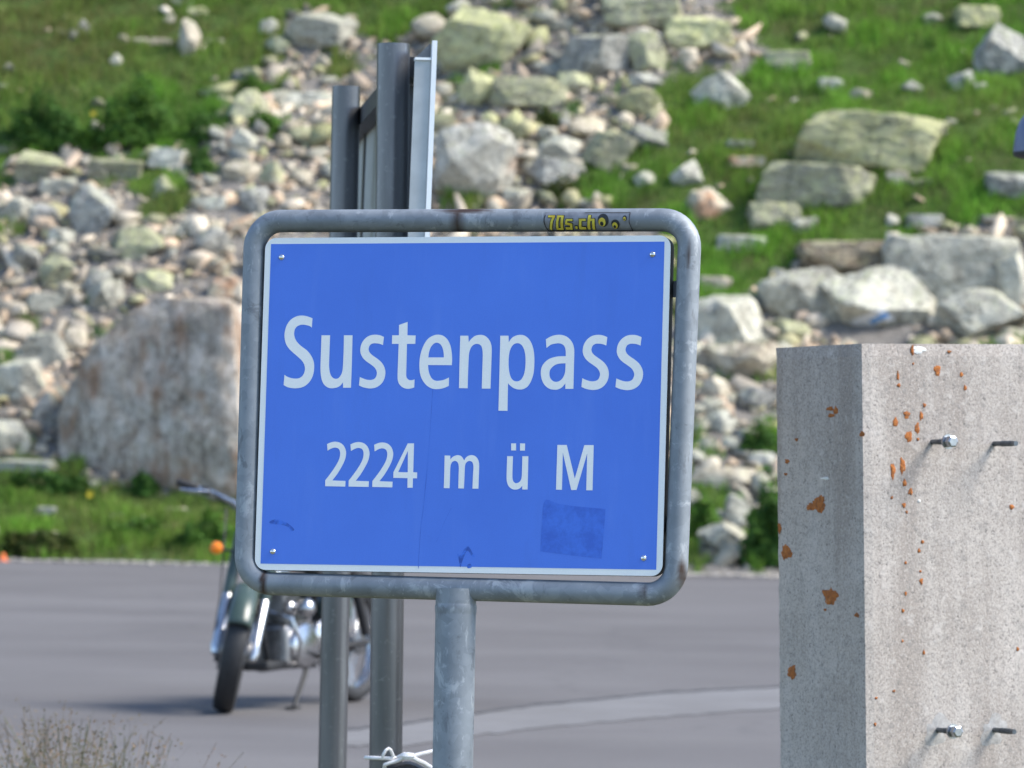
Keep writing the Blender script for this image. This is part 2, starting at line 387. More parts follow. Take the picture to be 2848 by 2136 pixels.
# ------------------------------------------------------------------ terrain
rng = np.random.default_rng(7)
def edge_y(x): return 51.45 - 0.152 * x
_ph = rng.uniform(0, 6.28, (14, 2)); _fr = [(rng.uniform(.25, 1.9), rng.uniform(0, 6.28)) for _ in range(14)]
def lumps(x, y):
    z = 0
    for (k, a_), p in zip(_fr, _ph):
        z = z + np.sin(k * (x * math.cos(a_) + y * math.sin(a_)) + p[0]) * (.075 / (.5 + k))
    return z
def hill_z(x, y):
    s = y - edge_y(x)
    z = np.where(s < 0, 0.0, np.where(s < 2.6, .20 * s, .52 + .62 * (s - 2.6)))
    far = np.clip((s - 30) / 60, 0, 1)
    return z * (1 - .25 * far) + lumps(x, y) * np.clip(s / 1.5, 0, 1) - .03 * np.clip(1 - s / .4, 0, 1)
def on_hill(x, y):
    d = ray(x, y)
    lo = 45.0
    for Y in np.arange(50.3, 95, .1):
        P = EYE + d * (Y / d[1])
        if P[2] <= hill_z(P[0], P[1]) and P[1] > edge_y(P[0]): return P
    return EYE + d * (75 / d[1])
def inpoly(px, py, poly):
    c = np.zeros(np.shape(px), bool); n = len(poly); j = n - 1
    for i in range(n):
        xi, yi = poly[i]; xj, yj = poly[j]
        cond = ((yi > py) != (yj > py)) & (px < (xj - xi) * (py - yi) / (yj - yi + 1e-9) + xi)
        c ^= cond; j = i
    return c
GRASS = [
 [(-900, -900), (660, -900), (640, 20), (610, 110), (560, 150), (485, 185), (470, 265), (435, 300), (395, 330), (300, 322), (250, 345), (120, 335), (60, 340), (10, 400), (-60, 420), (-900, 430)],
 [(640, -900), (1010, -900), (990, 30), (950, 70), (880, 95), (760, 90), (700, 30), (640, 30)],
 [(1500, -900), (3400, -900), (3400, 480), (2212, 478), (2000, 500), (1930, 540), (1760, 560), (1690, 600), (1600, 665), (1510, 705), (1440, 700), (1440, 480), (1340, 455), (1240, 440), (1225, 400), (1260, 375), (1380, 345), (1425, 270), (1430, 185), (1470, 140), (1600, 165), (1650, 90), (1580, 20)],
 [(-900, 985), (60, 985), (180, 1005), (230, 1050), (330, 1062), (500, 1050), (700, 1062), (900, 1090), (1200, 1120), (1200, 1260), (-900, 1240)],
 [(1480, 1045), (1560, 1035), (1590, 1075), (1560, 1130), (1530, 1180), (1530, 1225), (1480, 1230)],
 [(1640, 1090), (1720, 1040), (1760, 1240), (1600, 1225), (1610, 1160)],
 [(330, 330), (390, 400), (410, 470), (350, 480), (290, 440), (250, 400)], [(410, 330), (450, 300), (470, 370), (430, 390)], [(540, 270), (600, 250), (620, 290), (570, 300)],
 [(500, 180), (580, 185), (590, 215), (520, 215)], [(590, 170), (640, 170), (640, 195), (600, 200)], [(435, 350), (465, 340), (470, 380), (440, 385)],
 [(1180, 395), (1240, 385), (1240, 440), (1185, 440)], [(1150, 250), (1200, 245), (1205, 280), (1160, 285)], [(700, 100), (770, 120), (760, 165), (690, 160)],
 [(1010, 150), (1075, 145), (1080, 165), (1020, 170)], [(1320, 0), (1440, 10), (1430, 60), (1330, 50)], [(1600, 940), (1690, 930), (1690, 990), (1610, 1000)],
 [(1800, 620), (1900, 640), (1960, 660), (1950, 690), (1860, 660)], [(10, 690), (70, 680), (70, 720), (20, 720)]]
_gj = rng.uniform(0, 6.28, 6)
def grass_mask(P):
    px, py = project(P); px = px / V; py = py / V
    px = px + 16 * np.sin(py * .045 + _gj[0]) + 9 * np.sin(py * .13 + px * .05 + _gj[1]); py = py + 10 * np.sin(px * .05 + _gj[2]) + 6 * np.sin(px * .14 + _gj[3])
    r_ = np.zeros(len(P), bool)
    for poly in GRASS: r_ |= inpoly(px, py, poly)
    return r_

# ground sheet to the horizon, paved lot, verge, gutter
me = new_mesh([(-4000, -4000, -.06), (4000, -4000, -.06), (4000, 4000, -.06), (-4000, 4000, -.06)], [(0, 1, 2, 3)])
tag(link('ground', me, M['terrain_far']), kind='structure')
xs = np.linspace(-90, 90, 61)
vs = [(x, 12.0 + .02 * x, .0) for x in xs] + [(x, float(edge_y(x)) + .25 + .12 * math.sin(x * 1.7) + .06 * math.sin(x * 5.1), .0) for x in xs]
tag(link('road', new_mesh(vs, [(i, i + 1, i + 62, i + 61) for i in range(60)]), M['asphalt']), kind='structure')
me = new_mesh([(-90, -60, -.012), (90, -60, -.012), (90, 16.2, -.012), (-90, 12.6, -.012)], [(0, 1, 2, 3)])
tag(link('verge', me, M['verge_ground']), kind='structure')
tp = [(960, 2035), (1118, 2018), (1321, 1987), (1533, 1960), (1849, 1930), (2166, 1913), (2500, 1896), (3000, 1880)]
bt = [(960, 2075), (1118, 2078), (1321, 2047), (1533, 2023), (1849, 1995), (2166, 1973), (2500, 1955), (3000, 1938)]
def worn(line, seed):
    q_ = np.random.default_rng(seed); L = [on_ground(*p) for p in line]; out = []
    for i in range(len(L) - 1):
        for k in range(12): p = L[i] + (L[i + 1] - L[i]) * k / 12; out.append(p + np.array([0, q_.normal(0, .035), 0]))
    return out + [L[-1]]
A = worn(tp, 1); B = worn(bt, 2)
vs = [(p[0], p[1], .004) for p in A] + [(p[0], p[1], .004) for p in B]; n = len(A)
tag(link('gutter', new_mesh(vs, [(i + n, i + n + 1, i + 1, i) for i in range(n - 1)]), M['gutter_concrete']), kind='structure')
vs = [(p[0], p[1] + .02, .006) for p in A] + [(p[0], p[1] + .16 + .05 * math.sin(i * 2.1), .006) for i, p in enumerate(A)]
tag(link('road_seam', new_mesh(vs, [(i, i + 1, i + n + 1, i + n) for i in range(n - 1)]), M['tar_seam']), kind='structure')

# hillside: one grid, fine where it is seen
gx = np.concatenate([np.linspace(-120, -12, 28)[:-1], np.linspace(-12, 12, 170), np.linspace(12, 120, 28)[1:]])
gs = np.concatenate([np.linspace(0, 22, 170), np.linspace(22, 130, 40)[1:]])
X, S_ = np.meshgrid(gx, gs); Y = edge_y(X) + S_ ; Z = hill_z(X, Y)
inner = (np.abs(X) < 12) & (S_ < 22)
Z = Z + np.where(inner, rng.normal(0, .018, X.shape), 0) * np.clip(S_ / .6, 0, 1)
P = np.stack([X.ravel(), Y.ravel(), Z.ravel()], 1)
nx_, ns_ = len(gx), len(gs)
idx = np.arange(nx_ * ns_).reshape(ns_, nx_)
q = np.stack([idx[:-1, :-1].ravel(), idx[:-1, 1:].ravel(), idx[1:, 1:].ravel(), idx[1:, :-1].ravel()], 1)
F_ = np.concatenate([q[:, [0, 1, 2]], q[:, [0, 2, 3]]])
gm_ = grass_mask(P).astype(float)
far_ = (np.abs(P[:, 0]) > 13) | (S_.ravel() > 24); gm_[far_] = (np.sin(P[far_, 0] * .21) + np.sin(P[far_, 1] * .33 + 1) > -.2)
hill_me = big_mesh(P, F_, M['hill_soil'], np.stack([gm_] * 3, 1), True)
tag(link('hillside', hill_me, None), kind='structure')
tag(link('gravel_margin', new_mesh([(x, float(edge_y(x)) - .02 + .16 + .1 * math.sin(x * 2.3), .008) for x in np.linspace(1.5, 9, 40)] +
    [(x, float(edge_y(x)) - .55 + .1 * math.sin(x * 3.1), .008) for x in np.linspace(1.5, 9, 40)], [(i + 40, i + 41, i + 1, i) for i in range(39)]), M['gravel_edge']), kind='structure')

# ------------------------------------------------------------------ rocks
def ico(sub):
    bm = bmesh.new(); bmesh.ops.create_icosphere(bm, subdivisions=sub, radius=1.0)
    bm.verts.ensure_lookup_table()
    v = np.array([x.co[:] for x in bm.verts]); f = np.array([[l.index for l in p.verts] for p in bm.faces]); bm.free(); return v, f
ICO = {k: ico(k) for k in (2, 3, 4, 5)}
def wob(v, seed, amp, freqs):
    r_ = np.random.default_rng(seed); d = np.zeros(len(v))
    for fr in freqs:
        for _ in range(4):
            k = r_.normal(0, 1, 3); k = k / np.linalg.norm(k) * fr
            d += np.sin(v @ k + r_.uniform(0, 6.28)) * amp / fr
    return d
from mathutils import noise as mnoise
def rock_shape(seed, sub, planes=12, boxy=False):
    """angular block: a random convex polyhedron sampled on an icosphere, then broken up by fractal noise"""
    r_ = np.random.default_rng(seed); v, f = ICO[sub]; v = v.copy()
    N_ = r_.normal(0, 1, (planes, 3)); N_ /= np.linalg.norm(N_, axis=1, keepdims=True); D_ = r_.uniform(.80, 1.05, planes) if boxy else r_.uniform(.66, 1.0, planes)
    ax_ = np.array([[1, 0, 0], [-1, 0, 0], [0, 1, 0], [0, -1, 0], [0, 0, 1], [0, 0, -1.0]]); q0 = np.array(Matrix.Rotation(r_.uniform(0, .28) if boxy else r_.uniform(.2, 1.3), 3, Vector(r_.normal(0, 1, 3))))
    N_ = np.concatenate([N_, ax_ @ q0.T]); D_ = np.concatenate([D_, r_.uniform(.62, .82, 6) if boxy else r_.uniform(.70, 1.0, 6)])
    dots = v @ N_.T; rad = np.min(np.where(dots > .02, D_ / np.maximum(dots, .02), 9), axis=1); v = v * rad[:, None]
    if sub >= 4:
        o3 = Vector(r_.uniform(-50, 50, 3))
        d = np.array([mnoise.fractal(Vector(p) * 1.6 + o3, .75, 2.1, 6) + .6 * abs(mnoise.noise(Vector(p) * 4.3 + o3)) for p in v])
        nrm = v / (np.linalg.norm(v, axis=1, keepdims=True) + 1e-9); v = v + nrm * (d * .075)[:, None]
    v -= (v.max(0) + v.min(0)) / 2; v /= (v.max(0) - v.min(0))
    return v, f
def hull_stone(seed, n_pts=12):
    """cheap angular stone: hull of a few random points, unit size"""
    r_ = np.random.default_rng(seed); bm = bmesh.new(); p = r_.normal(0, 1, (n_pts, 3)); p /= np.linalg.norm(p, axis=1, keepdims=True)
    p = np.sign(p) * np.abs(p) ** r_.uniform(.6, .9)
    for q_ in p: bm.verts.new(q_)
    bmesh.ops.convex_hull(bm, input=bm.verts[:])
    for v_ in [v_ for v_ in bm.verts if not v_.link_faces]: bm.verts.remove(v_)
    bmesh.ops.triangulate(bm, faces=bm.faces[:]); bm.verts.index_update()
    v = np.array([x.co[:] for x in bm.verts]); f = np.array([[l.index for l in q_.verts] for q_ in bm.faces]); bm.free()
    v -= (v.max(0) + v.min(0)) / 2; v /= (v.max(0) - v.min(0)); return v, f
def add_rock(name, seed, centre, dims, mat, sub, boxy=False):
    v, f = rock_shape(seed, sub, 12, boxy)
    v = v * np.array(dims)
    base = np.array([0, 0, v[:, 2].min()])
    me = big_mesh(v - base, f, M[mat])
    me.polygons.foreach_set('use_smooth', [sub >= 4] * len(me.polygons))
    if sub >= 4: me.set_sharp_from_angle(angle=math.radians(28))
    o = link(name, me, None); o.location = centre + base
    return o
# centre x, centre y, width, height (2212 px frame), material, label
ROCKS = [
 (182, 63, 27, 37, 'rock_grey', 'small grey stone alone in the dark grass, nearest the top left corner'),
 (250, 130, 25, 25, 'rock_pale', 'small pale stone in the grass left of the upright cream stone'),
 (410, 88, 42, 85, 'rock_beige', 'narrow cream stone standing upright in the top left grass'),
 (330, 92, 90, 16, 'rock_beige', 'long flat cream stone lying left of the upright stone'),
 (455, 92, 50, 14, 'rock_beige', 'thin flat cream stone lying right of the upright stone'),
 (397, 8, 44, 18, 'rock_pale', 'flat pale stone at the top edge above the upright stone'),
 (427, 27, 44, 20, 'rock_yellow', 'flat yellowish stone just above the upright stone'),
 (367, 47, 28, 24, 'rock_rusty', 'small pinkish stone up left of the upright stone'),
 (583, 60, 40, 34, 'rock_pale', 'pale stone in grass left of the big overhanging slab'),
 (600, 103, 58, 42, 'rock_lichen', 'lichened stone in grass under left end of the overhanging slab'),
 (698, 72, 130, 84, 'rock_pale', 'big cream slab with dark overhang left of the grey posts'),
 (532, 235, 84, 74, 'rock_lichen', 'pale tilted rock at the right edge of the upper left grass'),
 (662, 222, 112, 40, 'rock_pale', 'long pale slab touching the left grey post'),
 (208, 280, 30, 32, 'rock_pale', 'small triangular stone standing in the left grass patch'),
 (20, 318, 46, 48, 'rock_lichen', 'lichened stone at the left border below the grass'),
 (86, 368, 92, 74, 'rock_lichen', 'lichened rock peaking under the lower rim of the left grass'),
 (128, 405, 74, 38, 'rock_pale', 'pale rounded stone below the peaked lichened rock'),
 (250, 372, 108, 54, 'rock_lichen', 'wedge-shaped slab sticking out over a brown hollow, left side'),
 (362, 345, 78, 44, 'rock_pale', 'pale blocky stone at the foot of the left grass patch'),
 (354, 408, 66, 52, 'rock_lichen', 'pale lichened block below the moss tuft, left side'),
 (525, 312, 56, 56, 'rock_pale', 'squarish pale block between two moss tufts'),
 (522, 374, 76, 50, 'rock_beige', 'beige rounded rock left of the posts above the sign corner'),
 (586, 385, 48, 66, 'rock_lichen', 'upright lichened stone above the sign top left corner'),
 (202, 462, 94, 118, 'rock_grey', 'tall grey rock leaning in the scree above the huge boulder'),
 (37, 457, 66, 54, 'rock_pale', 'rounded pale rock at the left border in the scree'),
 (97, 470, 60, 52, 'rock_grey', 'grey stone between the left border rock and the tall grey rock'),
 (133, 515, 52, 44, 'rock_pale', 'pale pointed stone below left of the tall grey rock'),
 (310, 530, 122, 72, 'rock_lichen', 'large lichened block tilted above the huge boulder'),
 (453, 440, 62, 28, 'rock_pale', 'flat oval whitish stone left of the sign corner'),
 (550, 437, 56, 60, 'rock_grey', 'grey slanted stone touching the sign top left corner'),
 (462, 525, 78, 66, 'rock_grey', 'grey blocky stone left of the sign frame, upper part'),
 (377, 507, 62, 38, 'rock_beige', 'beige wedge stone between the large block and the sign frame'),
 (124, 592, 68, 74, 'rock_lichen', 'tilted pale green stone in the scree at left'),
 (225, 645, 76, 74, 'rock_pale', 'white cube-like block left of the huge boulder top'),
 (148, 640, 46, 52, 'rock_beige', 'small beige stone against the white cube-like block'),
 (98, 657, 76, 44, 'rock_pale', 'white rounded stone lying flat at left in the scree'),
 (335, 608, 76, 46, 'rock_lichen', 'pale green slab lying on top of the huge boulder'),
 (490, 627, 68, 60, 'rock_rusty', 'orange-brown stained rock behind the huge boulder, at the sign frame'),
 (97, 760, 92, 74, 'rock_pale', 'pale triangular rock left of the huge boulder'),
 (35, 832, 130, 104, 'rock_pale', 'big pale rock at the left border beside the huge boulder'),
 (20, 952, 84, 78, 'rock_pale', 'white rock at the left border low down near the grass'),
 (100, 900, 54, 92, 'rock_grey', 'grey stone squeezed against the left side of the huge boulder'),
 (165, 735, 50, 52, 'rock_beige', 'beige stone on the upper left flank of the huge boulder'),
 (60, 1010, 120, 34, 'rock_pale', 'flat pale slab in the grass at the left border'),
 (190, 1050, 40, 20, 'rock_pale', 'small white stone in grass in front of the huge boulder'),
 (95, 1160, 62, 22, 'rock_beige', 'flat beige stone in the verge grass near the left border'),
 (100, 1105, 38, 18, 'rock_grey', 'small grey stone in the middle of the verge grass at left'),
 (248, 1120, 40, 26, 'rock_pale', 'pale stone in the verge grass left of the motorcycle'),
 (300, 1122, 32, 14, 'rock_pale', 'small flat pale stone nearest left of the motorcycle handlebar'),
 (450, 1055, 46, 22, 'rock_pale', 'white stone just behind the motorcycle handlebar grip'),
 (380, 1105, 60, 16, 'rock_beige', 'flat beige stone in grass under the handlebar grip'),
 (1040, 92, 190, 138, 'rock_yellow', 'very large lichen-green boulder right of the grey posts'),
 (1284, 132, 152, 106, 'rock_grey', 'large pointed grey boulder with two facets at upper centre'),
 (1032, 197, 76, 86, 'rock_yellow', 'boxy green-yellow block below the very large lichened boulder'),
 (1145, 210, 150, 72, 'rock_lichen', 'long lichened rock right of the boxy green-yellow block'),
 (1022, 368, 165, 180, 'rock_white', 'large whitish rock with rust stains directly right of the posts'),
 (1193, 377, 98, 64, 'rock_grey', 'grey trapezoid rock above the sign top edge, centre'),
 (1213, 325, 100, 62, 'rock_pale', 'pale rock leaning behind the grey trapezoid rock'),
 (1315, 331, 107, 86, 'rock_lichen', 'pale jagged rock right of the grey trapezoid rock'),
 (1381, 227, 92, 70, 'rock_yellow', 'greenish rock with dark hollow at the edge of the right grass'),
 (1398, 120, 78, 92, 'rock_lichen', 'lichened rock between the pointed boulder and the yellow slab'),
 (1512, 76, 132, 66, 'rock_yellow', 'yellow-green flat slab with black shadow beneath at top right of centre'),
 (1555, 202, 112, 76, 'rock_pale', 'pale rounded boulder alone at the left rim of the right grass'),
 (1395, 300, 88, 56, 'rock_grey', 'grey rock at the border of scree and right grass'),
 (1385, 32, 150, 66, 'rock_lichen', 'broad mottled rock at the top edge right of centre'),
 (1118, 424, 56, 34, 'rock_pale', 'pale stone just above the sign top edge, centre right'),
 (1075, 412, 48, 36, 'rock_beige', 'beige stone at the foot of the rust-stained rock'),
 (1241, 186, 72, 52, 'rock_lichen', 'dark lichened stone under the pointed grey boulder'),
 (1393, 180, 68, 40, 'rock_grey', 'grey stone above the greenish rock with hollow'),
 (1213, 56, 46, 26, 'rock_pale', 'small white stone near the top edge, centre'),
 (1484, 378, 64, 58, 'rock_pale', 'white pointed stone leaning in grass above the sign corner'),
 (1398, 392, 52, 40, 'rock_pale', 'white stone left of the white pointed stone'),
 (1052, 264, 46, 40, 'rock_yellow', 'small yellowish stone below the boxy green block'),
 (1880, 310, 290, 118, 'rock_yellow', 'largest pale boulder lying long in the right grass'),
 (1762, 405, 225, 98, 'rock_lichen', 'second large pale boulder just below the largest one in the right grass'),
 (2165, 120, 110, 118, 'rock_grey', 'tall grey lichened boulder at the upper right border'),
 (2185, 403, 105, 56, 'rock_grey', 'oval grey rock at the right border in the grass'),
 (1527, 445, 96, 74, 'rock_rusty', 'grey rock with red patch right above the sign corner'),
 (1702, 135, 92, 44, 'rock_lichen', 'low lichened rock in the upper right grass'),
 (1798, 186, 54, 28, 'rock_pale', 'small pale stone in the grass above the largest pale boulder'),
 (1860, 208, 46, 28, 'rock_beige', 'small beige stone in the grass, second above the largest pale boulder'),
 (2080, 178, 58, 48, 'rock_grey', 'grey stone at the foot of the tall border boulder'),
 (2118, 192, 24, 24, 'rock_pale', 'tiny pale stone beside the grey stone at the border boulder'),
 (2110, 42, 86, 50, 'rock_yellow', 'yellowish rock above the tall border boulder at top right'),
 (2015, 43, 38, 28, 'rock_pale', 'pale stone near the top edge in the right grass'),
 (1672, 470, 104, 58, 'rock_lichen', 'lichened slanted rock at the lower left of the second large boulder'),
 (1738, 488, 52, 34, 'rock_pale', 'pale stone right of the lichened slanted rock'),
 (1842, 562, 200, 72, 'rock_brown', 'brown slab with dark overhang above the concrete block'),
 (2050, 592, 240, 140, 'rock_pale', 'broad grey rock mass right of the brown overhanging slab'),
 (1735, 648, 165, 118, 'rock_pale', 'whitish jagged rock just left of the trail-marked boulder'),
 (1905, 655, 220, 138, 'rock_pale', 'pale boulder carrying the white and blue trail mark'),
 (2195, 625, 70, 130, 'rock_pale', 'upright grey rock at the right border above the concrete block'),
 (2120, 690, 160, 110, 'rock_pale', 'grey rock above the right part of the concrete block'),
 (1572, 712, 150, 122, 'rock_pale', 'large pale rock between sign and concrete block, upper'),
 (1709, 722, 72, 54, 'rock_lichen', 'greenish stone touching the concrete block top left corner'),
 (2185, 735, 56, 46, 'rock_beige', 'orange-beige stone peeking over the concrete block at right'),
 (1608, 790, 140, 90, 'rock_beige', 'beige slab between sign and concrete block, below the large pale rock'),
 (1545, 845, 60, 56, 'rock_beige', 'beige stone beside the sign frame under the beige slab'),
 (1632, 866, 84, 56, 'rock_grey', 'grey slanted stone at the concrete block left edge'),
 (1557, 912, 66, 48, 'rock_pale', 'pale stone between sign and concrete block, middle'),
 (1562, 1030, 128, 38, 'rock_beige', 'long flat cream stone above the shrub beside the sign'),
 (1645, 1000, 62, 42, 'rock_grey', 'rounded grey stone above the bush at the concrete block'),
 (1597, 1112, 66, 78, 'rock_pale', 'pale upright stone between the shrub and the bush'),
 (1566, 1170, 104, 76, 'rock_pale', 'broad pale stone low at the road edge between sign and concrete block'),
 (1520, 965, 50, 36, 'rock_pale', 'small pale stone touching the sign frame right side'),
 (1610, 945, 56, 34, 'rock_grey', 'grey flat stone left of the dark hollow near the concrete block'),
 (2000, 480, 74, 28, 'rock_grey', 'flat grey ledge stone on top of the grey rock mass'),
 (1928, 480, 26, 32, 'rock_pale', 'small whitish stone in grass above the brown slab'),
 (1600, 312, 56, 18, 'rock_pale', 'flat whitish stone in grass left of the largest pale boulder'),
 (1612, 352, 72, 22, 'rock_rusty', 'low pinkish stone in grass above the second large boulder'),
 (1940, 385, 50, 28, 'rock_beige', 'low beige stone right of the second large boulder'),
 (1990, 395, 56, 18, 'rock_yellow', 'flat yellowish stone right of the low beige stone'),
 (1600, 528, 90, 34, 'rock_pale', 'low pale stones step in grass right of the sign corner'),
 (1545, 615, 58, 30, 'rock_beige', 'beige stone in grass right of the sign frame'),
]
rock_xyr = []      # footprints on the slope (x, y, radius)
mark_rock = None
for i, (cx, cy, w_, h_, mt, lab) in enumerate(ROCKS):
    b = on_hill(cx * V, (cy + h_ * .36) * V)
    k = b[1] / LENS_PX * V
    wd, ht = w_ * k, h_ * k
    dp = min(max(.75 * wd, .5 * ht), 1.3 * ht + .1)
    c = at_depth(cx * V, cy * V, b[1] + dp * .22)
    big = w_ * h_ > 5200
    o = add_rock('boulder' if w_ >= 60 else 'rock', 100 + i * 7, c, (wd * (1.28 if 'heap' in lab or cx > 1500 and 520 < cy < 800 else 1.18), dp * 1.2, ht * (1.25 if cx > 1500 and 520 < cy < 800 else 1.18)), mt, 5 if big else (4 if w_ * h_ > 900 else 3), w_ > 1.7 * h_)
    tag(o, lab, 'boulder' if w_ >= 60 else 'rock', 'boulders and rocks on the slope')
    rock_xyr.append((b[0], b[1], wd * .42))
    if 'trail mark' in lab: mark_rock = o

# the huge boulder beside the road: hull of a traced front face and a deep body
outl = [(124, 897), (128, 1000), (150, 1062), (290, 1078), (430, 1085), (545, 1085), (560, 1000), (556, 760), (530, 690), (503, 652), (470, 647), (437, 660), (400, 645), (337, 640), (262, 688), (192, 758), (142, 845)]
base = on_hill(330 * V, 1066 * V); Yb = base[1]
pts = []
for (x, y) in outl:
    fx = (x - 124) / 430
    side = max(0, (fx - .86) / .14)
    top = max(0, (760 - y) / 120)
    pts.append(at_depth(x * V, y * V, Yb + .75 - 1.0 * fx + 1.1 * side + .25 * top))
    pts.append(at_depth((x * .94 + 20) * V, (y + (25 if y < 900 else 0)) * V, Yb + 2.2))
for (x, y, d) in [(497, 662, -.02), (515, 900, -.2), (518, 1080, -.3), (470, 800, -.12), (250, 1000, .30), (180, 900, .5)]: pts.append(at_depth(x * V, y * V, Yb + d))
bm = bmesh.new()
for p in pts: bm.verts.new(p)
bmesh.ops.convex_hull(bm, input=bm.verts[:]); 
for v_ in [v_ for v_ in bm.verts if not v_.link_faces]: bm.verts.remove(v_)
bmesh.ops.triangulate(bm, faces=bm.faces[:])
for _ in range(5):
    es = [e for e in bm.edges if e.calc_length() > .11]
    if es: bmesh.ops.subdivide_edges(bm, edges=es, cuts=1); bmesh.ops.triangulate(bm, faces=bm.faces[:])
vv = np.array([v_.co[:] for v_ in bm.verts]); nn_ = np.array([v_.normal[:] for v_ in bm.verts])
d = wob(vv, 5, .05, (2.5, 5)) + wob(vv, 6, .10, (11, 19)) + wob(vv, 8, .10, (31, 45))
org = np.array(base)
for v_, p, n_, dd in zip(bm.verts, vv, nn_, d): v_.co = Vector(p + n_ * dd * .55 - org)
me = bpy.data.meshes.new('huge'); bm.to_mesh(me); bm.free()
me.polygons.foreach_set('use_smooth', [True] * len(me.polygons)); me.set_sharp_from_angle(angle=math.radians(30))
o = link('boulder', me, M['rock_boulder']); o.location = org
tag(o, 'huge brownish grey boulder beside the road, left of the blue sign', 'boulder', 'boulders and rocks on the slope')
for fx in (-1.1, -.55, 0, .55, 1.0): rock_xyr.append((base[0] + fx, base[1] + .9, .75))

# trail mark painted on its boulder (follows the stone's surface)
bpy.context.view_layer.update()
bvh = BVHTree.FromObject(mark_rock, bpy.context.evaluated_depsgraph_get())
def mark(name, q, mat, off, par):
    bmv = []; fs = []; nU, nW = 8, 6
    for i in range(nU + 1):
        for j in range(nW + 1):
            u, t_ = i / nU, j / nW
            p = (1-u)*(1-t_)*np.array(q[0]) + u*(1-t_)*np.array(q[1]) + u*t_*np.array(q[2]) + (1-u)*t_*np.array(q[3])
            d = ray(p[0] * V, p[1] * V); o_ = Vector(EYE) - mark_rock.location
            h = bvh.ray_cast(o_, Vector(d).normalized())
            if h[0] is None: return
            bmv.append(h[0] + Vector((0, -off, off * .3)))
    for i in range(nU):
        for j in range(nW): a_ = i * (nW + 1) + j; fs.append((a_, a_ + nW + 1, a_ + nW + 2, a_ + 1))
    link(name, new_mesh(bmv, fs, True), M[mat], par)
mark('trail_mark', [(1836, 694), (1905, 666), (1934, 690), (1858, 714)], 'paint_white', .012, mark_rock)
mark('trail_mark_stripe', [(1876, 694), (1914, 675), (1921, 683), (1886, 703)], 'paint_blue', .020, mark_rock)

# mid-sized stones of the scree, one object each
REG = [
 ('left', [(-200, 330), (560, 330), (560, 640), (130, 1000), (-200, 1000)], 'in the scree left of the sign, around the huge boulder', 62),
 ('lefttop', [(430, 150), (720, 130), (720, 460), (520, 460), (430, 330)], 'in the scree just left of the grey posts', 34),
 ('mid', [(940, 0), (1450, 0), (1430, 460), (940, 460)], 'in the scree between the grey posts and the right grass', 66),
 ('right', [(1500, 120), (2250, 0), (2250, 480), (1520, 560)], 'scattered in the grass at upper right', 11),
 ('heap', [(1700, 560), (2300, 500), (2300, 800), (1500, 800), (1500, 700)], 'in the rock heap above the concrete block', 26),
 ('gap', [(1490, 700), (1680, 700), (1680, 1220), (1490, 1220)], 'in the gap between blue sign and concrete block', 26),
 ('topleft', [(0, 0), (900, 0), (600, 160), (0, 330)], 'half sunk in the grass at upper left', 9),
]
CW = {'rock_grey': 'grey', 'rock_pale': 'pale', 'rock_beige': 'beige', 'rock_lichen': 'lichened', 'rock_yellow': 'yellowish', 'rock_rusty': 'rust-tinged'}
LM = [(410, 88, 'upright cream stone'), (698, 72, 'overhanging cream slab'), (748, 300, 'left grey post'), (202, 462, 'tall leaning grey rock'), (330, 660, 'huge boulder top'), (130, 880, 'huge boulder left flank'),
 (310, 530, 'large tilted block'), (225, 645, 'white cube-like block'), (530, 470, 'sign top left corner'), (1040, 92, 'very large lichened boulder'), (1284, 132, 'pointed grey boulder'), (1032, 197, 'boxy green block'),
 (1022, 368, 'rust-stained whitish rock'), (1193, 377, 'grey trapezoid rock'), (1512, 76, 'yellow-green flat slab'), (1555, 202, 'pale rounded boulder'), (1880, 310, 'largest pale boulder'), (1762, 405, 'second large pale boulder'),
 (2165, 120, 'tall border boulder'), (1527, 445, 'red-patched rock'), (1842, 562, 'brown overhanging slab'), (2050, 592, 'broad grey rock mass'), (1905, 655, 'trail-marked boulder'), (1680, 750, 'concrete block corner'),
 (1608, 790, 'beige slab by the sign'), (1562, 1030, 'long flat cream stone'), (1660, 1140, 'bush at the concrete block'), (86, 368, 'peaked lichened rock'), (250, 372, 'wedge-shaped slab'), (586, 385, 'upright lichened stone'),
 (1315, 331, 'pale jagged rock'), (1145, 210, 'long lichened rock'), (1381, 227, 'greenish hollow rock'), (532, 235, 'pale tilted rock'), (35, 832, 'big left border rock'), (1572, 712, 'large pale rock by the sign'), (208, 280, 'triangular stone in the left grass'), (1702, 135, 'low lichened rock in the right grass'), (37, 457, 'rounded left border rock'), (1213, 56, 'small white stone at the top')]
DIRS = ['right of', 'below right of', 'below', 'below left of', 'left of', 'above left of', 'above', 'above right of']
def where_is(x, y):
    k = min(range(len(LM)), key=lambda i: (LM[i][0] - x) ** 2 + (LM[i][1] - y) ** 2); dx, dy = x - LM[k][0], y - LM[k][1]
    return DIRS[int(round(math.atan2(dy, dx) / (PI / 4))) % 8], LM[k][2]
used_lab = {}
rr = np.random.default_rng(21)
protos = [hull_stone(9000 + k * 3, 10) for k in range(14)]
proto_me = {}
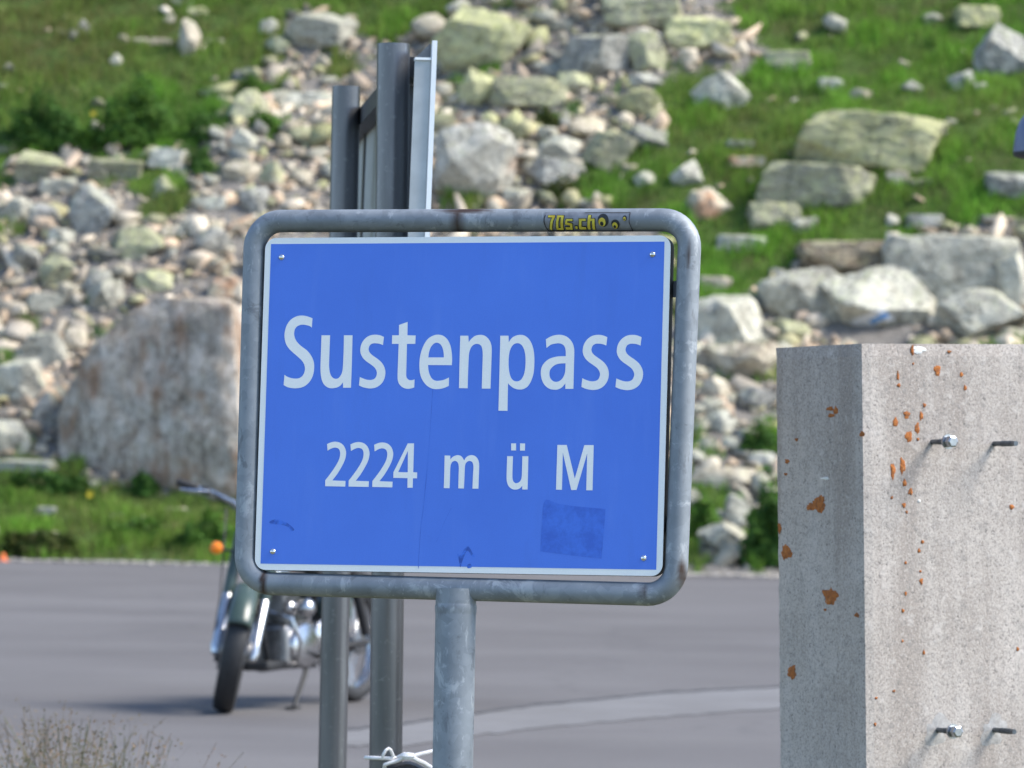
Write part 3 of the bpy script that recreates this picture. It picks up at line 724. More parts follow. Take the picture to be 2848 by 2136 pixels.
for key, poly, where, cnt in REG:
    px_ = [p[0] for p in poly]; py_ = [p[1] for p in poly]; done = 0; tries = 0
    while done < cnt and tries < 3000:
        tries += 1
        x, y = rr.uniform(min(px_), max(px_)), rr.uniform(min(py_), max(py_))
        if not inpoly(np.array([x]), np.array([y]), poly)[0]: continue
        b = on_hill(x * V, y * V)
        g_ = grass_mask(np.array([b]))[0]
        if abs(x - 1885) < 80 and abs(y - 720) < 60: continue
        if g_ and key not in ('right', 'topleft'): continue
        sz = float(np.clip(rr.lognormal(-1.08, .32), .18, .58))
        if key in ('right', 'topleft'): sz *= .62
        if any((b[0] - a_) ** 2 + ((b[1] - c_) * .8) ** 2 < (r_ * .9 + sz * .38) ** 2 for a_, c_, r_ in rock_xyr): continue
        rock_xyr.append((b[0], b[1], sz * .45)); done += 1
        mats = ['rock_grey', 'rock_pale', 'rock_beige', 'rock_lichen', 'rock_yellow'] if key in ('mid', 'lefttop', 'right', 'topleft') else ['rock_grey', 'rock_pale', 'rock_pale', 'rock_beige', 'rock_lichen', 'rock_rusty']
        mt = mats[rr.integers(len(mats))]; pk = int(rr.integers(14))
        if (pk, mt) not in proto_me:
            v, f = protos[pk]; proto_me[(pk, mt)] = big_mesh(v + np.array([0, 0, .5]), f, M[mt]); proto_me[(pk, mt)].name = 'stone'
        o = bpy.data.objects.new('stone', proto_me[(pk, mt)]); COL.objects.link(o)
        o.scale = (sz * rr.uniform(.9, 1.6), sz * rr.uniform(.7, 1.1), sz * rr.uniform(.45, .95))
        o.rotation_euler = (rr.normal(0, .3), rr.normal(0, .35), rr.uniform(0, 6.28))
        o.location = (b[0], b[1], float(hill_z(b[0], b[1])) - sz * .16)
        sz_w = 'small' if sz < .26 else ('middling' if sz < .38 else 'larger')
        di, lm = where_is(x, y); lab = f'{sz_w} {CW[mt]} stone {di} the {lm}'
        if used_lab.get(lab) and used_lab[lab] == 1: lab = f'another {lab}, {"flatter" if o.scale[2] < .62 * sz else "bulkier"} one'
        if used_lab.get(lab): lab = 'third ' + lab[8:]
        used_lab[lab] = used_lab.get(lab, 0) + 1
        tag(o, lab, 'stone', 'loose stones ' + where)

# the rest of the scree: countless small stones, one mesh
def scatter_stones(count, smin, smax, sub, seed, xr, sr, dens_grass=.014, sink=.25):
    r_ = np.random.default_rng(seed)
    x = r_.uniform(*xr, count); y = edge_y(x) + r_.uniform(*sr, count); z = hill_z(x, y)
    P = np.stack([x, y, z], 1); g_ = grass_mask(P); keep = (~g_) | (r_.uniform(0, 1, count) < dens_grass)
    px, py = project(P); keep &= ~((np.abs(px / V - 1885) < 75) & (np.abs(py / V - 715) < 50)); P = P[keep]; n = len(P)
    sz = smin * (smax / smin) ** (r_.uniform(0, 1, n) ** 1.8)
    prot = [hull_stone(500 + seed + k, sub) for k in range(24)]
    pick = r_.integers(0, 24, n); nvs = np.array([len(p_[0]) for p_ in prot]); nv = nvs.max()
    padded = np.stack([np.concatenate([p_[0], np.repeat(p_[0][:1], nv - len(p_[0]), 0)]) for p_ in prot]); base = padded[pick]
    sc = np.stack([sz * r_.uniform(.9, 1.9, n), sz * r_.uniform(.6, 1.1, n), sz * r_.uniform(.3, .85, n)], 1)
    base = base * sc[:, None, :]
    a_ = r_.uniform(0, 6.28, n); b_ = r_.normal(0, .55, n)
    ca, sa, cb, sb = np.cos(a_), np.sin(a_), np.cos(b_), np.sin(b_)
    x0 = base[:, :, 0] * cb[:, None] + base[:, :, 2] * sb[:, None]; z0 = -base[:, :, 0] * sb[:, None] + base[:, :, 2] * cb[:, None]; y0 = base[:, :, 1]
    out = np.stack([x0 * ca[:, None] - y0 * sa[:, None], x0 * sa[:, None] + y0 * ca[:, None], z0], 2)
    out += (P + np.stack([0 * sz, 0 * sz, sz * (.5 - sink) * .6], 1))[:, None, :]
    pal = np.array([(0.404, 0.355, 0.285), (0.516, 0.458, 0.352), (0.607, 0.518, 0.404), (0.472, 0.365, 0.265), (0.337, 0.295, 0.231), (0.448, 0.416, 0.241), (0.539, 0.407, 0.285), (0.673, 0.589, 0.464), (0.561, 0.439, 0.327)])
    col = pal[r_.integers(0, len(pal), n)] * r_.uniform(.75, 1.15, (n, 1))
    F_ = np.concatenate([(prot[k][1][None] + (np.nonzero(pick == k)[0] * nv)[:, None, None]).reshape(-1, 3) for k in range(24)])
    return out.reshape(-1, 3), F_, np.repeat(col, nv, 0)
parts = [scatter_stones(26000, .04, .16, 8, 31, (-9, 9), (.4, 21)), scatter_stones(4200, .14, .42, 9, 47, (-9, 9), (.8, 21), .012, .35)]
off = 0; Vs, Fs, Cs = [], [], []
for v, f, c in parts: Vs.append(v); Fs.append(f + off); Cs.append(c); off += len(v)
o = link('scree', big_mesh(np.concatenate(Vs), np.concatenate(Fs), M['scree_stone'], np.concatenate(Cs)), None)
tag(o, 'loose small stones and rubble covering the slope between the boulders', 'scree', kind='stuff')
# grit washed onto the edge of the asphalt
r_ = np.random.default_rng(3); nG = 2600; gx_ = r_.uniform(-8, 8, nG); gy_ = edge_y(gx_) - np.abs(r_.normal(0, .35, nG)) + .15; gp_ = [hull_stone(800 + k, 8) for k in range(8)]
Vs, Fs, Cs, off = [], [], [], 0
for i in range(nG):
    v, f = gp_[i % 8]; k_ = r_.uniform(.02, .055); Vs.append(v * k_ * np.array([1.3, 1, .7]) + np.array([gx_[i], gy_[i], .012])); Fs.append(f + off); off += len(v); Cs.append(np.repeat(np.array([[.40, .37, .33]]) * r_.uniform(.5, 1.3), len(v), 0))
tag(link('grit', big_mesh(np.concatenate(Vs), np.concatenate(Fs), M['scree_stone'], np.concatenate(Cs)), None), 'grit and pebbles scattered along the far road edge', 'grit', kind='stuff')

# ------------------------------------------------------------------ grass
def blades(P, hgt, wid, col, seed, lean=.45):
    r_ = np.random.default_rng(seed); n = len(P)
    a_ = r_.uniform(0, 6.28, n); la = r_.uniform(0, 6.28, n); ll = hgt * lean * r_.uniform(.2, 1.3, n)
    dx, dy = np.cos(a_) * wid * .5, np.sin(a_) * wid * .5; lx, ly = np.cos(la) * ll, np.sin(la) * ll
    z0 = np.zeros(n)
    v = np.stack([P + np.stack([-dx, -dy, z0 - .02], 1), P + np.stack([dx, dy, z0 - .02], 1),
                  P + np.stack([-dx * .8 + lx * .35, -dy * .8 + ly * .35, hgt * .6], 1), P + np.stack([dx * .8 + lx * .35, dy * .8 + ly * .35, hgt * .6], 1),
                  P + np.stack([lx, ly, hgt], 1)], 1)
    f = np.array([[0, 1, 3], [0, 3, 2], [2, 3, 4]])
    F_ = (f[None] + (np.arange(n) * 5)[:, None, None]).reshape(-1, 3)
    return v.reshape(-1, 3), F_, np.repeat(col, 5, 0)
def nz(P, fr, seed):
    q_ = np.random.default_rng(seed); o_ = 0
    for _ in range(6):
        k = q_.normal(0, 1, 2); k = k / np.linalg.norm(k) * fr * q_.uniform(.6, 1.6); o_ = o_ + np.sin(P[:, 0] * k[0] + P[:, 1] * k[1] + q_.uniform(0, 6.28))
    return o_ / 3.0
r_ = np.random.default_rng(11); N = 420000
x = r_.uniform(-9, 9, N); s = r_.uniform(-.22, 21, N); y = edge_y(x) + s; z = hill_z(x, y); P = np.stack([x, y, z], 1)
_tuft = nz(P, 2.1, 41) + .6 * nz(P, 6.0, 42) > 1.02
P = P[grass_mask(P) | (_tuft & (P[:, 1] - edge_y(P[:, 0]) > 3.2))]
n1 = nz(P, 1.3, 1); n2 = nz(P, 4.5, 2); n3 = nz(P, 11, 3)
keep = r_.uniform(0, 1, len(P)) < np.clip(.62 + .25 * n2 + .2 * n3, .1, 1) * np.where(P[:, 1] - edge_y(P[:, 0]) < .2, .25 + .5 * np.clip(nz(P, 7, 9), 0, 1), 1); P, n1, n2, n3 = P[keep], n1[keep], n2[keep], n3[keep]
n = len(P)
hgt = np.clip(.13 + .07 * n2 + .045 * n3 + r_.normal(0, .025, n), .04, .36)
px, py = project(P); px, py = px / V, py / V
dry = np.clip(.36 + .34 * n1 - .15 * n2 + .60 * np.clip((560 - px) / 400, 0, 1) * np.clip((230 - py) / 130, 0, 1) + r_.normal(0, .24, n), 0, 1)
lush = np.clip(.4 + .4 * n2 + .2 * n1 + np.where(px > 1440, .25, 0), 0, 1)
g1 = np.array([.100, .215, .032]); g2 = np.array([.185, .395, .042]); br = np.array([.19, .15, .062])
col = g1 + (g2 - g1) * lush[:, None]; col = col + (br - col) * (dry * .8)[:, None]; col *= r_.uniform(.7, 1.3, (n, 1))
v, f, c = blades(P, hgt, r_.uniform(.010, .020, n), col, 12)
tag(link('grass', big_mesh(v, f, M['grass_blade'], c), None), 'alpine grass growing over the slope between the rocks', 'grass', kind='stuff')

# leafy plants: each a mound of small leaves on stems
def leafy(name, px, py, w_, h_, label, cat, seed, cols, cnt=1500, leaf=.055):
    b = on_hill(px * V, (py + h_ * .45) * V); k = b[1] / LENS_PX * V; W, H_ = w_ * k, h_ * k
    q_ = np.random.default_rng(seed)
    if name == 'moss_tuft': W *= 1.35; H_ *= 1.5
    root = empty(name, (b[0], b[1], float(hill_z(b[0], b[1])) - .03)); tag(root, label, cat)
    u = q_.normal(0, 1, (cnt, 3)); u /= np.linalg.norm(u, axis=1, keepdims=True); u[:, 2] = np.abs(u[:, 2])
    rad = q_.uniform(.35, 1, cnt) ** .5 * (1 + .22 * np.sin(u[:, 0] * 5 + seed) * np.cos(u[:, 1] * 4) + .12 * np.sin(u[:, 2] * 9 + u[:, 0] * 7))
    C = u * rad[:, None] * np.array([W / 2, min(W, H_) * .5, H_])
    n_ = u + q_.normal(0, .55, (cnt, 3)); n_ /= np.linalg.norm(n_, axis=1, keepdims=True)
    t1 = np.cross(n_, q_.normal(0, 1, (cnt, 3))); t1 /= np.linalg.norm(t1, axis=1, keepdims=True); t2 = np.cross(n_, t1)
    L = leaf * q_.uniform(.6, 1.4, cnt)[:, None]
    v = np.stack([C - t1 * L, C - t2 * L * .42 + n_ * L * .1, C + t1 * L, C + t2 * L * .42 + n_ * L * .1], 1).reshape(-1, 3)
    F_ = (np.array([[0, 1, 2], [0, 2, 3]])[None] + (np.arange(cnt) * 4)[:, None, None]).reshape(-1, 3)
    pal = np.array(cols); cc = pal[q_.integers(0, len(pal), cnt)] * q_.uniform(.7, 1.25, (cnt, 1))
    link('foliage', big_mesh(v, F_, M['grass_blade'], np.repeat(cc, 4, 0)), None, root)
    st = MB()
    for i in range(9):
        a_ = q_.uniform(0, 6.28); e = np.array([math.cos(a_) * W * .3, math.sin(a_) * W * .2, H_ * .75]); st.tube([(0, 0, 0), e * .5 + np.array([0, 0, .05 * H_]), e], [.012, .009, .004], 5)
    st.build('stem', M['stem'], root)
plain('stem', (.09, .085, .03), .8, 0, .2, 20)
DG = [(.045, .11, .022), (.06, .14, .025), (.085, .18, .03)]; LG = [(.09, .19, .03), (.125, .25, .035), (.08, .16, .025)]; MG = [(.05, .085, .018), (.075, .10, .02), (.10, .11, .03)]
leafy('bush', 455, 1150, 150, 80, 'rounded green bush right behind the motorcycle handlebar', 'bush', 1, LG, 1800)
leafy('bush', 1662, 1142, 130, 165, 'dark green bush leaning against the concrete block', 'bush', 2, DG, 2200)
leafy('bush', 1520, 1128, 84, 105, 'small green shrub at the right side of the sign frame', 'bush', 3, LG, 1100)
leafy('bush', 100, 1045, 200, 46, 'dark green low bush in front of the huge boulder at left', 'bush', 4, DG, 1900)
leafy('bush', 90, 1175, 180, 60, 'brownish green bush low at the left border by the road', 'bush', 5, MG, 1700)
leafy('bush', 300, 1150, 150, 60, 'light green bush between the left bush and the motorcycle', 'bush', 6, LG, 1500)
leafy('bush', 310, 1052, 60, 46, 'small dark shrub at the foot of the huge boulder', 'bush', 16, DG, 800)
leafy('bush', 300, 255, 190, 130, 'tall lush green plants in the left grass patch', 'bush', 7, DG + LG, 2600)
leafy('bush', 95, 270, 190, 110, 'dark leafy plants left of the tall lush plants', 'bush', 8, DG, 2300)
leafy('moss_tuft', 568, 272, 70, 32, 'bright green moss tuft under the pale tilted rock', 'moss', 9, LG, 700, .04)
leafy('moss_tuft', 545, 198, 70, 30, 'green moss tuft above the pale tilted rock', 'moss', 10, LG, 700, .04)
leafy('moss_tuft', 440, 285, 56, 44, 'dark moss tuft at the lower right end of the left grass', 'moss', 11, DG, 700, .04)
leafy('moss_tuft', 432, 360, 48, 36, 'round dark moss cushion between pale blocks, left scree', 'moss', 12, DG, 700, .04)
leafy('moss_tuft', 1213, 415, 70, 36, 'brownish moss cushion under the grey trapezoid rock', 'moss', 13, MG, 700, .04)
leafy('moss_tuft', 1180, 262, 48, 30, 'moss cushion under the long lichened rock', 'moss', 14, MG, 600, .04)
leafy('moss_tuft', 1640, 965, 70, 44, 'dark green tuft at the concrete block above the rounded grey stone', 'moss', 15, DG, 800, .04)
for i, (x_, y_) in enumerate([(205, 265), (198, 1088)]):
    b = on_hill(x_ * V, y_ * V); mb = MB(); p = b + np.array([0, -.22, .12])
    for k in range(6):
        a_ = k * PI / 3; mb.add([p, p + .035 * np.array([math.cos(a_ - .4), -.2, math.sin(a_ - .4)]), p + .05 * np.array([math.cos(a_), -.3, math.sin(a_)]), p + .035 * np.array([math.cos(a_ + .4), -.2, math.sin(a_ + .4)])], [(0, 1, 2, 3)])
    o = mb.build('flower', M['flower_yellow']); 
    tag(o, 'tiny yellow flower in the verge grass at left' if i == 1 else 'tiny yellow flower among the dark plants in the left grass patch', 'flower')

# ------------------------------------------------------------------ the blue pass sign
SC = np.array([-0.09411, 8.10231, 1.45955]); YAW, TILT, SR = -0.28563, -0.06937, -0.00924
BW, BH = 0.76, 0.5987                                            # blue field
def rx(a): c, s = math.cos(a), math.sin(a); return np.array([[1, 0, 0], [0, c, -s], [0, s, c]])
def ry(a): c, s = math.cos(a), math.sin(a); return np.array([[c, 0, s], [0, 1, 0], [-s, 0, c]])
def rz(a): c, s = math.cos(a), math.sin(a); return np.array([[c, -s, 0], [s, c, 0], [0, 0, 1]])
SRM = rz(YAW) @ rx(TILT) @ ry(SR)
def sp(px, py, yo=0.0):
    """traced point -> (x, z) on the sign's own plane at local depth yo"""
    n_ = SRM[:, 1]; d = ray(px, py); o_ = SC + n_ * yo
    P = EYE + d * (((o_ - EYE) @ n_) / (d @ n_)); q_ = SRM.T @ (P - SC); return q_[0], q_[2]
TY = .014; TR = .0213                                            # tube centre depth and radius
pt, pb = sp(985 * V, 1290 * V, TY), sp(978 * V, 1659 * V, TY)
pdir = np.array([pb[0] - pt[0], 0, pb[1] - pt[1]]); pdir /= np.linalg.norm(pdir)
wd = SRM @ pdir; top_w = SC + SRM @ np.array([pt[0], TY, pt[1]])
L_post = (top_w[2] + .02) / -wd[2]
base_l = np.array([pt[0], TY, pt[1]]) + pdir * L_post             # foot of the post in panel coordinates
root = empty('pass_sign', SC + SRM @ base_l)
root.rotation_mode = 'QUATERNION'; root.rotation_quaternion = Matrix(SRM.tolist()).to_quaternion()
tag(root, 'blue pass sign reading Sustenpass 2224 m in a grey tube frame on a post', 'sign')
SH = -base_l
def tint(me, spots):
    """rust mask: spots = (x, y, z, rx, ry, rz)"""
    a_ = me.color_attributes.new('tint', 'FLOAT_COLOR', 'POINT')
    co = np.zeros(len(me.vertices) * 3); me.vertices.foreach_get('co', co); co = co.reshape(-1, 3); k = np.zeros(len(co))
    for s_ in spots:
        d = (((co - np.array(s_[:3])) / np.array(s_[3:])) ** 2).sum(1); k = np.maximum(k, np.clip(1.5 - 1.2 * d, 0, 1))
    c = np.ones((len(co), 4)); c[:, :3] = k[:, None]; a_.data.foreach_set('color', c.ravel())
cor = [sp(681.8, 584, TY), sp(1952.9, 579, TY), sp(1909, 1688, TY), sp(651.2, 1653, TY)]
cx_ = np.mean([c[0] for c in cor]); cz_ = np.mean([c[1] for c in cor])
cc = [np.array([c[0] - TR * (1 if c[0] > cx_ else -1), TY, c[1] - TR * (1 if c[1] > cz_ else -1)]) for c in cor]
R_ = .052; path = []
for i in range(4):
    p = cc[i]; a_ = cc[i - 1] - p; b_ = cc[(i + 1) % 4] - p; a_ /= np.linalg.norm(a_); b_ /= np.linalg.norm(b_)
    s0, s1 = p + a_ * R_, p + b_ * R_
    for k in range(11):
        t_ = k / 10; th = t_ * PI / 2
        path.append(p + a_ * R_ * (1 - math.sin(th)) + b_ * R_ * (1 - math.cos(th)))
    nxt = cc[(i + 1) % 4] - b_ * R_
    steps = 40
    for k in range(1, steps): path.append(s1 + (nxt - s1) * k / steps)
mb = MB().tube(path, TR, 28, closed=True); mb.xf(lambda p: p + SH)
fr = mb.build('frame', M['galvanised'], root, True, angle=60)
def loc(px, py, yo=TY): x_, z_ = sp(px, py, yo); return np.array([x_, yo, z_]) + SH
topt = lambda x_: loc(x_, 612)
tint(fr.data, [(*loc(1277, 618), .010, .05, .03), (*loc(1300, 588), .055, .05, .006), (*loc(1270, 640), .006, .05, .02), (*loc(740, 1618), .007, .05, .03), (*loc(1793, 1650), .008, .05, .02), (*loc(1922, 715), .006, .03, .035), (*loc(1900, 1590), .008, .03, .03)])
P0 = np.array([pt[0], TY, pt[1]]) + SH; pl = [P0 + pdir * (L_post * k / 30 - .015) for k in range(31)]
mb = MB().tube(pl, .0375, 32); po = mb.build('post', M['galvanised'], root, True, angle=60); tint(po.data, [])
mb = MB().tube([P0 - pdir * .0, P0 + pdir * .014, P0 + pdir * .019, P0 + pdir * .026, P0 + pdir * .034], [.034, .0378, .0388, .0382, .0372], 28); wj = mb.build('weld_collar', M['galvanised'], root, True, angle=70); tint(wj.data, [])
# panel: white sheet with rounded corners and a folded rim behind, carrying blue field and letters
def rrect(hw, hh, r, n=7, cx=0, cz=0):
    o_ = []
    for (sx_, sz_, a0) in ((1, 1, 0), (-1, 1, 90), (-1, -1, 180), (1, -1, 270)):
        for k in range(n + 1):
            a_ = math.radians(a0 + 90 * k / n); o_.append((cx + sx_ * (hw - r) + r * math.cos(a_), cz + sz_ * (hh - r) + r * math.sin(a_)))
    return o_
op = rrect(BW / 2 + .0115, BH / 2 + .0115, .021); n = len(op)
vs = [(x_, 0, z_) for x_, z_ in op] + [(x_, .0015, z_) for x_, z_ in op]
ip = rrect(BW / 2 + .0095, BH / 2 + .0095, .019); vs += [(x_, .027, z_) for x_, z_ in op] + [(x_, .027, z_) for x_, z_ in ip] + [(x_, .0025, z_) for x_, z_ in ip]
ring = lambda a_, b_: [(a_ * n + k, a_ * n + (k + 1) % n, b_ * n + (k + 1) % n, b_ * n + k) for k in range(n)]
panel = MB().add(vs[:2 * n], [tuple(range(n)), tuple(n + k for k in range(n))[::-1]] + ring(0, 1)).xf(lambda p: p + SH).build('panel', M['sign_white'], root)
MB().add([(x_ * .9995, y_ + (.0002 if i < 2 * n else 0), z_ * .9995) for i, (x_, y_, z_) in enumerate(vs)], ring(1, 2) + ring(2, 3) + ring(3, 4)).xf(lambda p: p + SH).build('panel_rim', M['black_rubber'], root)  # rim coloured black to carry the shadow in the gap to the tube
def on_panel(name, loops, mat, off, sub=True):
    me = filled(loops)
    for v_ in me.vertices: v_.co = (v_.co.x + SH[0], -off + SH[1], v_.co.z + SH[2])
    return link(name, me, M[mat], panel)
on_panel('blue_field', [[(-BW/2, -BH/2), (BW/2, -BH/2), (BW/2, BH/2), (-BW/2, BH/2)]], 'sign_blue', .0004)
K1 = 2212 / 530; K3 = 2212 / 420
t1 = lambda p: sp(770 + p[0] / K1, 860 + p[1] / K1)
t2 = lambda p: sp(1280 + p[0] / K1, 860 + p[1] / K1)
t3 = lambda p: sp(880 + p[0] / K3, 1200 + p[1] / K3)
t4 = lambda p: sp(1280 + p[0] / K3, 1200 + p[1] / K3)
gS = [(415,105,1),(350,82),(290,74),(225,85),(160,125),(115,190),(93,270),(92,330),(105,395),(140,455),(190,505),(245,552),(290,595),(318,640),(328,690),(318,740),(295,778),(260,800),(220,806),(170,800),(125,785),(90,762,1),(80,880,1),(120,903),(170,915),(225,918),(290,908),(350,875),(400,815),(427,745),(435,665),(427,600),(400,540),(355,482),(300,440),(255,402),(220,355),(204,305),(203,270),(212,232),(235,202),(270,184),(305,180),(350,186),(385,197),(408,215,1)]
gu = [(520,303,1),(620,303,1),(613,480),(608,640),(611,700),(622,750),(645,790),(680,808),(715,800),(745,765),(763,715),(770,640),(777,480),(780,303,1),(880,303,1),(873,600),(862,912,1),(770,912,1),(770,848,1),(740,885),(700,908),(640,918),(590,907),(550,875),(525,825),(512,760),(508,680),(512,540)]
gs_ = [(1245,322,1),(1195,302),(1140,296),(1080,306),(1025,342),(985,400),(970,465),(975,515),(1000,565),(1040,605),(1090,640),(1130,672),(1155,708),(1163,745),(1152,785),(1130,810),(1090,822),(1045,818),(1000,803),(965,787,1),(955,885,1),(1010,908),(1090,920),(1160,905),(1215,865),(1250,805),(1262,735),(1250,675),(1220,622),(1175,580),(1125,545),(1085,510),(1068,475),(1070,445),(1085,415),(1115,398),(1150,396),(1195,402),(1233,417,1)]
gt = [(1420,183,1),(1520,147,1),(1517,303,1),(1613,305,1),(1608,403,1),(1512,403,1),(1507,600),(1503,740),(1506,785),(1522,812),(1548,824),(1575,823),(1600,815,1),(1596,908,1),(1560,920),(1515,924),(1470,912),(1430,880),(1408,835),(1403,770),(1408,600),(1416,403,1),(1337,403,1),(1340,303,1),(1418,303,1)]
ge = [[(2033,650,1),(1757,648,1),(1762,710),(1778,765),(1805,808),(1845,830),(1890,830),(1945,818),(2000,792,1),(1998,890,1),(1940,915),(1870,928),(1800,920),(1735,880),(1685,810),(1660,725),(1657,620),(1670,520),(1705,420),(1755,345),(1820,305),(1875,296),(1930,308),(1980,350),(2015,420),(2032,510),(2036,590)],
      [(1760,560,1),(1940,560,1),(1938,510),(1925,450),(1900,408),(1862,389),(1825,400),(1790,440),(1768,500)]]
gn = [(2,308,1),(95,308,1),(100,382,1),(130,345),(175,310),(235,298),(285,308),(330,345),(358,400),(367,470),(362,650),(353,922,1),(252,922,1),(258,700),(263,540),(258,465),(240,420),(200,403),(160,412),(128,445),(107,500),(100,570),(92,760),(88,918,1),(-13,916,1),(-6,600)]
gp = [[(467,308,1),(562,308,1),(565,382,1),(600,335),(645,308),(700,298),(755,310),(805,355),(840,425),(858,510),(862,620),(855,730),(830,820),(790,890),(740,925),(685,932),(630,920),(585,890),(556,860,1),(550,1180,1),(445,1178,1),(455,800)],
      [(660,395),(615,415),(582,470),(567,540),(563,630),(568,710),(585,780),(615,825),(660,838),(705,820),(738,765),(755,690),(760,600),(755,520),(738,455),(705,408)]]
ga = [[(995,350,1),(1050,318),(1110,300),(1170,298),(1230,315),(1280,355),(1312,410),(1325,480),(1322,650),(1315,925,1),(1222,925,1),(1222,862,1),(1185,905),(1140,930),(1095,935),(1040,925),(990,890),(955,835),(938,765),(940,700),(958,650),(995,605),(1045,572),(1110,553),(1170,546),(1226,546,1),(1226,490),(1215,440),(1190,410),(1150,396),(1100,400),(1050,415),(1003,450,1)],
      [(1224,628,1),(1170,630),(1115,642),(1070,672),(1043,710),(1037,755),(1045,795),(1070,828),(1105,843),(1150,835),(1190,800),(1215,745),(1222,690)]]
def move(g, fn): return [tuple(fn(p[0], p[1])) + tuple(p[2:]) for p in g]
gs2 = move(gs_, lambda x_, y_: (1408 + (x_ - 955) * 1.039, 298 + (y_ - 296) * 1.0256))
gs3 = move(gs_, lambda x_, y_: (1803 + (x_ - 955) * 1.047, 298 + (y_ - 296) * 1.029))
g2 = [(158,185,1),(215,160),(275,150),(335,160),(385,190),(420,240),(437,305),(432,370),(410,440),(370,520),(310,620),(235,718,1),(428,725,1),(424,808,1),(130,802,1),(132,715,1),(190,640),(255,550),(310,460),(340,390),(350,330),(345,285),(325,252),(290,238),(250,240),(205,258),(165,282,1)]
g4 = [[(1340,175,1),(1432,175,1),(1420,598,1),(1478,600,1),(1476,687,1),(1416,687,1),(1412,825,1),(1335,825,1),(1337,685,1),(1128,680,1),(1130,598,1)], [(1342,285,1),(1340,598,1),(1200,596,1)]]
gm2 = [(1880,352,1),(1962,354,1),(1965,410,1),(2000,372),(2060,348),(2110,355),(2140,380),(2165,425,1),(2200,375),(2250,350),(2300,350),(2345,375),(2375,425),(2386,490),(2382,650),(2375,838,1),(2288,838,1),(2295,650),(2302,530),(2297,480),(2280,445),(2245,432),(2210,445),(2185,480),(2177,530),(2170,690),(2163,836,1),(2080,834,1),(2085,650),(2088,530),(2080,475),(2060,442),(2025,432),(1990,450),(1970,490),(1963,545),(1958,700),(1952,832,1),(1868,830,1),(1875,600)]
gu2 = [(690,362,1),(775,362,1),(770,500),(766,640),(768,690),(780,730),(805,755),(830,757),(862,745),(890,710),(903,660),(907,560),(912,363,1),(1000,363,1),(995,600),(988,850,1),(910,850,1),(910,795,1),(885,825),(850,845),(805,852),(755,840),(710,800),(688,745),(681,680),(684,540)]
gM = [(1425,198,1),(1562,198,1),(1680,690,1),(1820,200,1),(1957,200,1),(1940,862,1),(1848,862,1),(1862,320,1),(1705,858,1),(1628,858,1),(1505,310,1),(1492,855,1),(1405,852,1)]
d1 = [(748,175,1),(820,175,1),(820,279,1),(748,277,1)]; d2 = [(878,175,1),(952,176,1),(950,281,1),(878,280,1)]
for loops, tf in (([gS], t1), ([gu], t1), ([gs_], t1), ([gt], t1), (ge, t1), ([gn], t2), (gp, t2), (ga, t2), ([gs2], t2), ([gs3], t2),
                  ([g2], t3), ([move(g2, lambda a_, b_: (a_ + 343, b_ + 5))], t3), ([move(g2, lambda a_, b_: (a_ + 690, b_ + 11))], t3), (g4, t3), ([gm2], t3), ([gu2, d1, d2], t4), ([gM], t4)):
    on_panel('letter', [[tf(p) for p in crom(g)] for g in loops], 'sign_white', .0008)
t5 = lambda p: sp(1300 + p[0] / 3.16, 1065 + p[1] / 3.16); t6 = lambda p: sp(600 + p[0] / 3.16, 1065 + p[1] / 3.16)
on_panel('sticker_residue', [[t5(p) for p in crom([(680, 1035), (800, 1062), (960, 1085), (1215, 1108, 1), (1200, 1300), (1180, 1545, 1), (900, 1515), (640, 1480, 1), (655, 1250)])]], 'sign_residue', .0006)
on_panel('sticker_residue', [[t5(p) for p in crom([(830, 1255), (950, 1280), (1120, 1300), (1135, 1380), (1070, 1490), (900, 1480), (740, 1430), (720, 1330)])]], 'sign_scuff_soft' if 'sign_scuff_soft' in M else 'sign_residue', .0007)
on_panel('scuff', [[t6(p) for p in crom([(470, 1222), (530, 1200), (610, 1222), (660, 1255), (690, 1290), (665, 1302), (630, 1262), (560, 1245), (500, 1240)])]], 'sign_scuff', .0006)
on_panel('scuff', [[t6(p) for p in crom([(2125, 1500), (2150, 1515), (2190, 1455), (2225, 1440), (2260, 1500), (2280, 1530), (2250, 1520), (2212, 1475), (2170, 1560), (2150, 1620), (2138, 1560)])]], 'sign_scuff', .0006)
on_panel('scuff', [[t6(p) for p in crom([(2212, 1600), (2240, 1590), (2250, 1620), (2215, 1628)])]], 'sign_scuff', .0006)
for ln, w_ in (([(1905, 60), (1890, 350), (1850, 850), (1825, 1100), (1800, 1300), (1785, 1610)], 5), ([(2070, 1100), (2000, 1250), (1940, 1400)], 4)):
    c = crom(ln, False, 6); a_ = [(p[0] - w_ / 2 * abs(math.sin(i * .37)) - .8, p[1]) for i, p in enumerate(c)]; b_ = [(p[0] + w_ / 2 * abs(math.cos(i * .29)) + .8, p[1]) for i, p in enumerate(c)]
    on_panel('scratch', [[t6(p) for p in a_ + b_[::-1]]], 'sign_scuff_line' if 'sign_scuff_line' in M else 'sign_residue', .0005)
for (px, py) in ((783.5, 715.6), (1815.2, 707.7), (758.9, 1534), (1790.5, 1552.3)):
    x_, z_ = sp(px, py); mb = MB().lathe([(.0, -.0042), (.0022, -.0040), (.0042, -.0030), (.0057, -.0012), (.0061, .0004)], (0, 0, 0), 'y', 20)
    mb.xf(lambda p: p + SH + np.array([x_, -.0006, z_])); mb.build('rivet', M['rivet_steel'], panel, True)
# brackets from tube to panel (behind)
for zf in (.3, -.3):
    mb = MB().box((0, .031, zf * BH * 1.2), (cc[1][0] - cc[0][0], .004, .03)); mb.xf(lambda p: p + SH); mb.build('bracket', M['galvanised_old'], root)

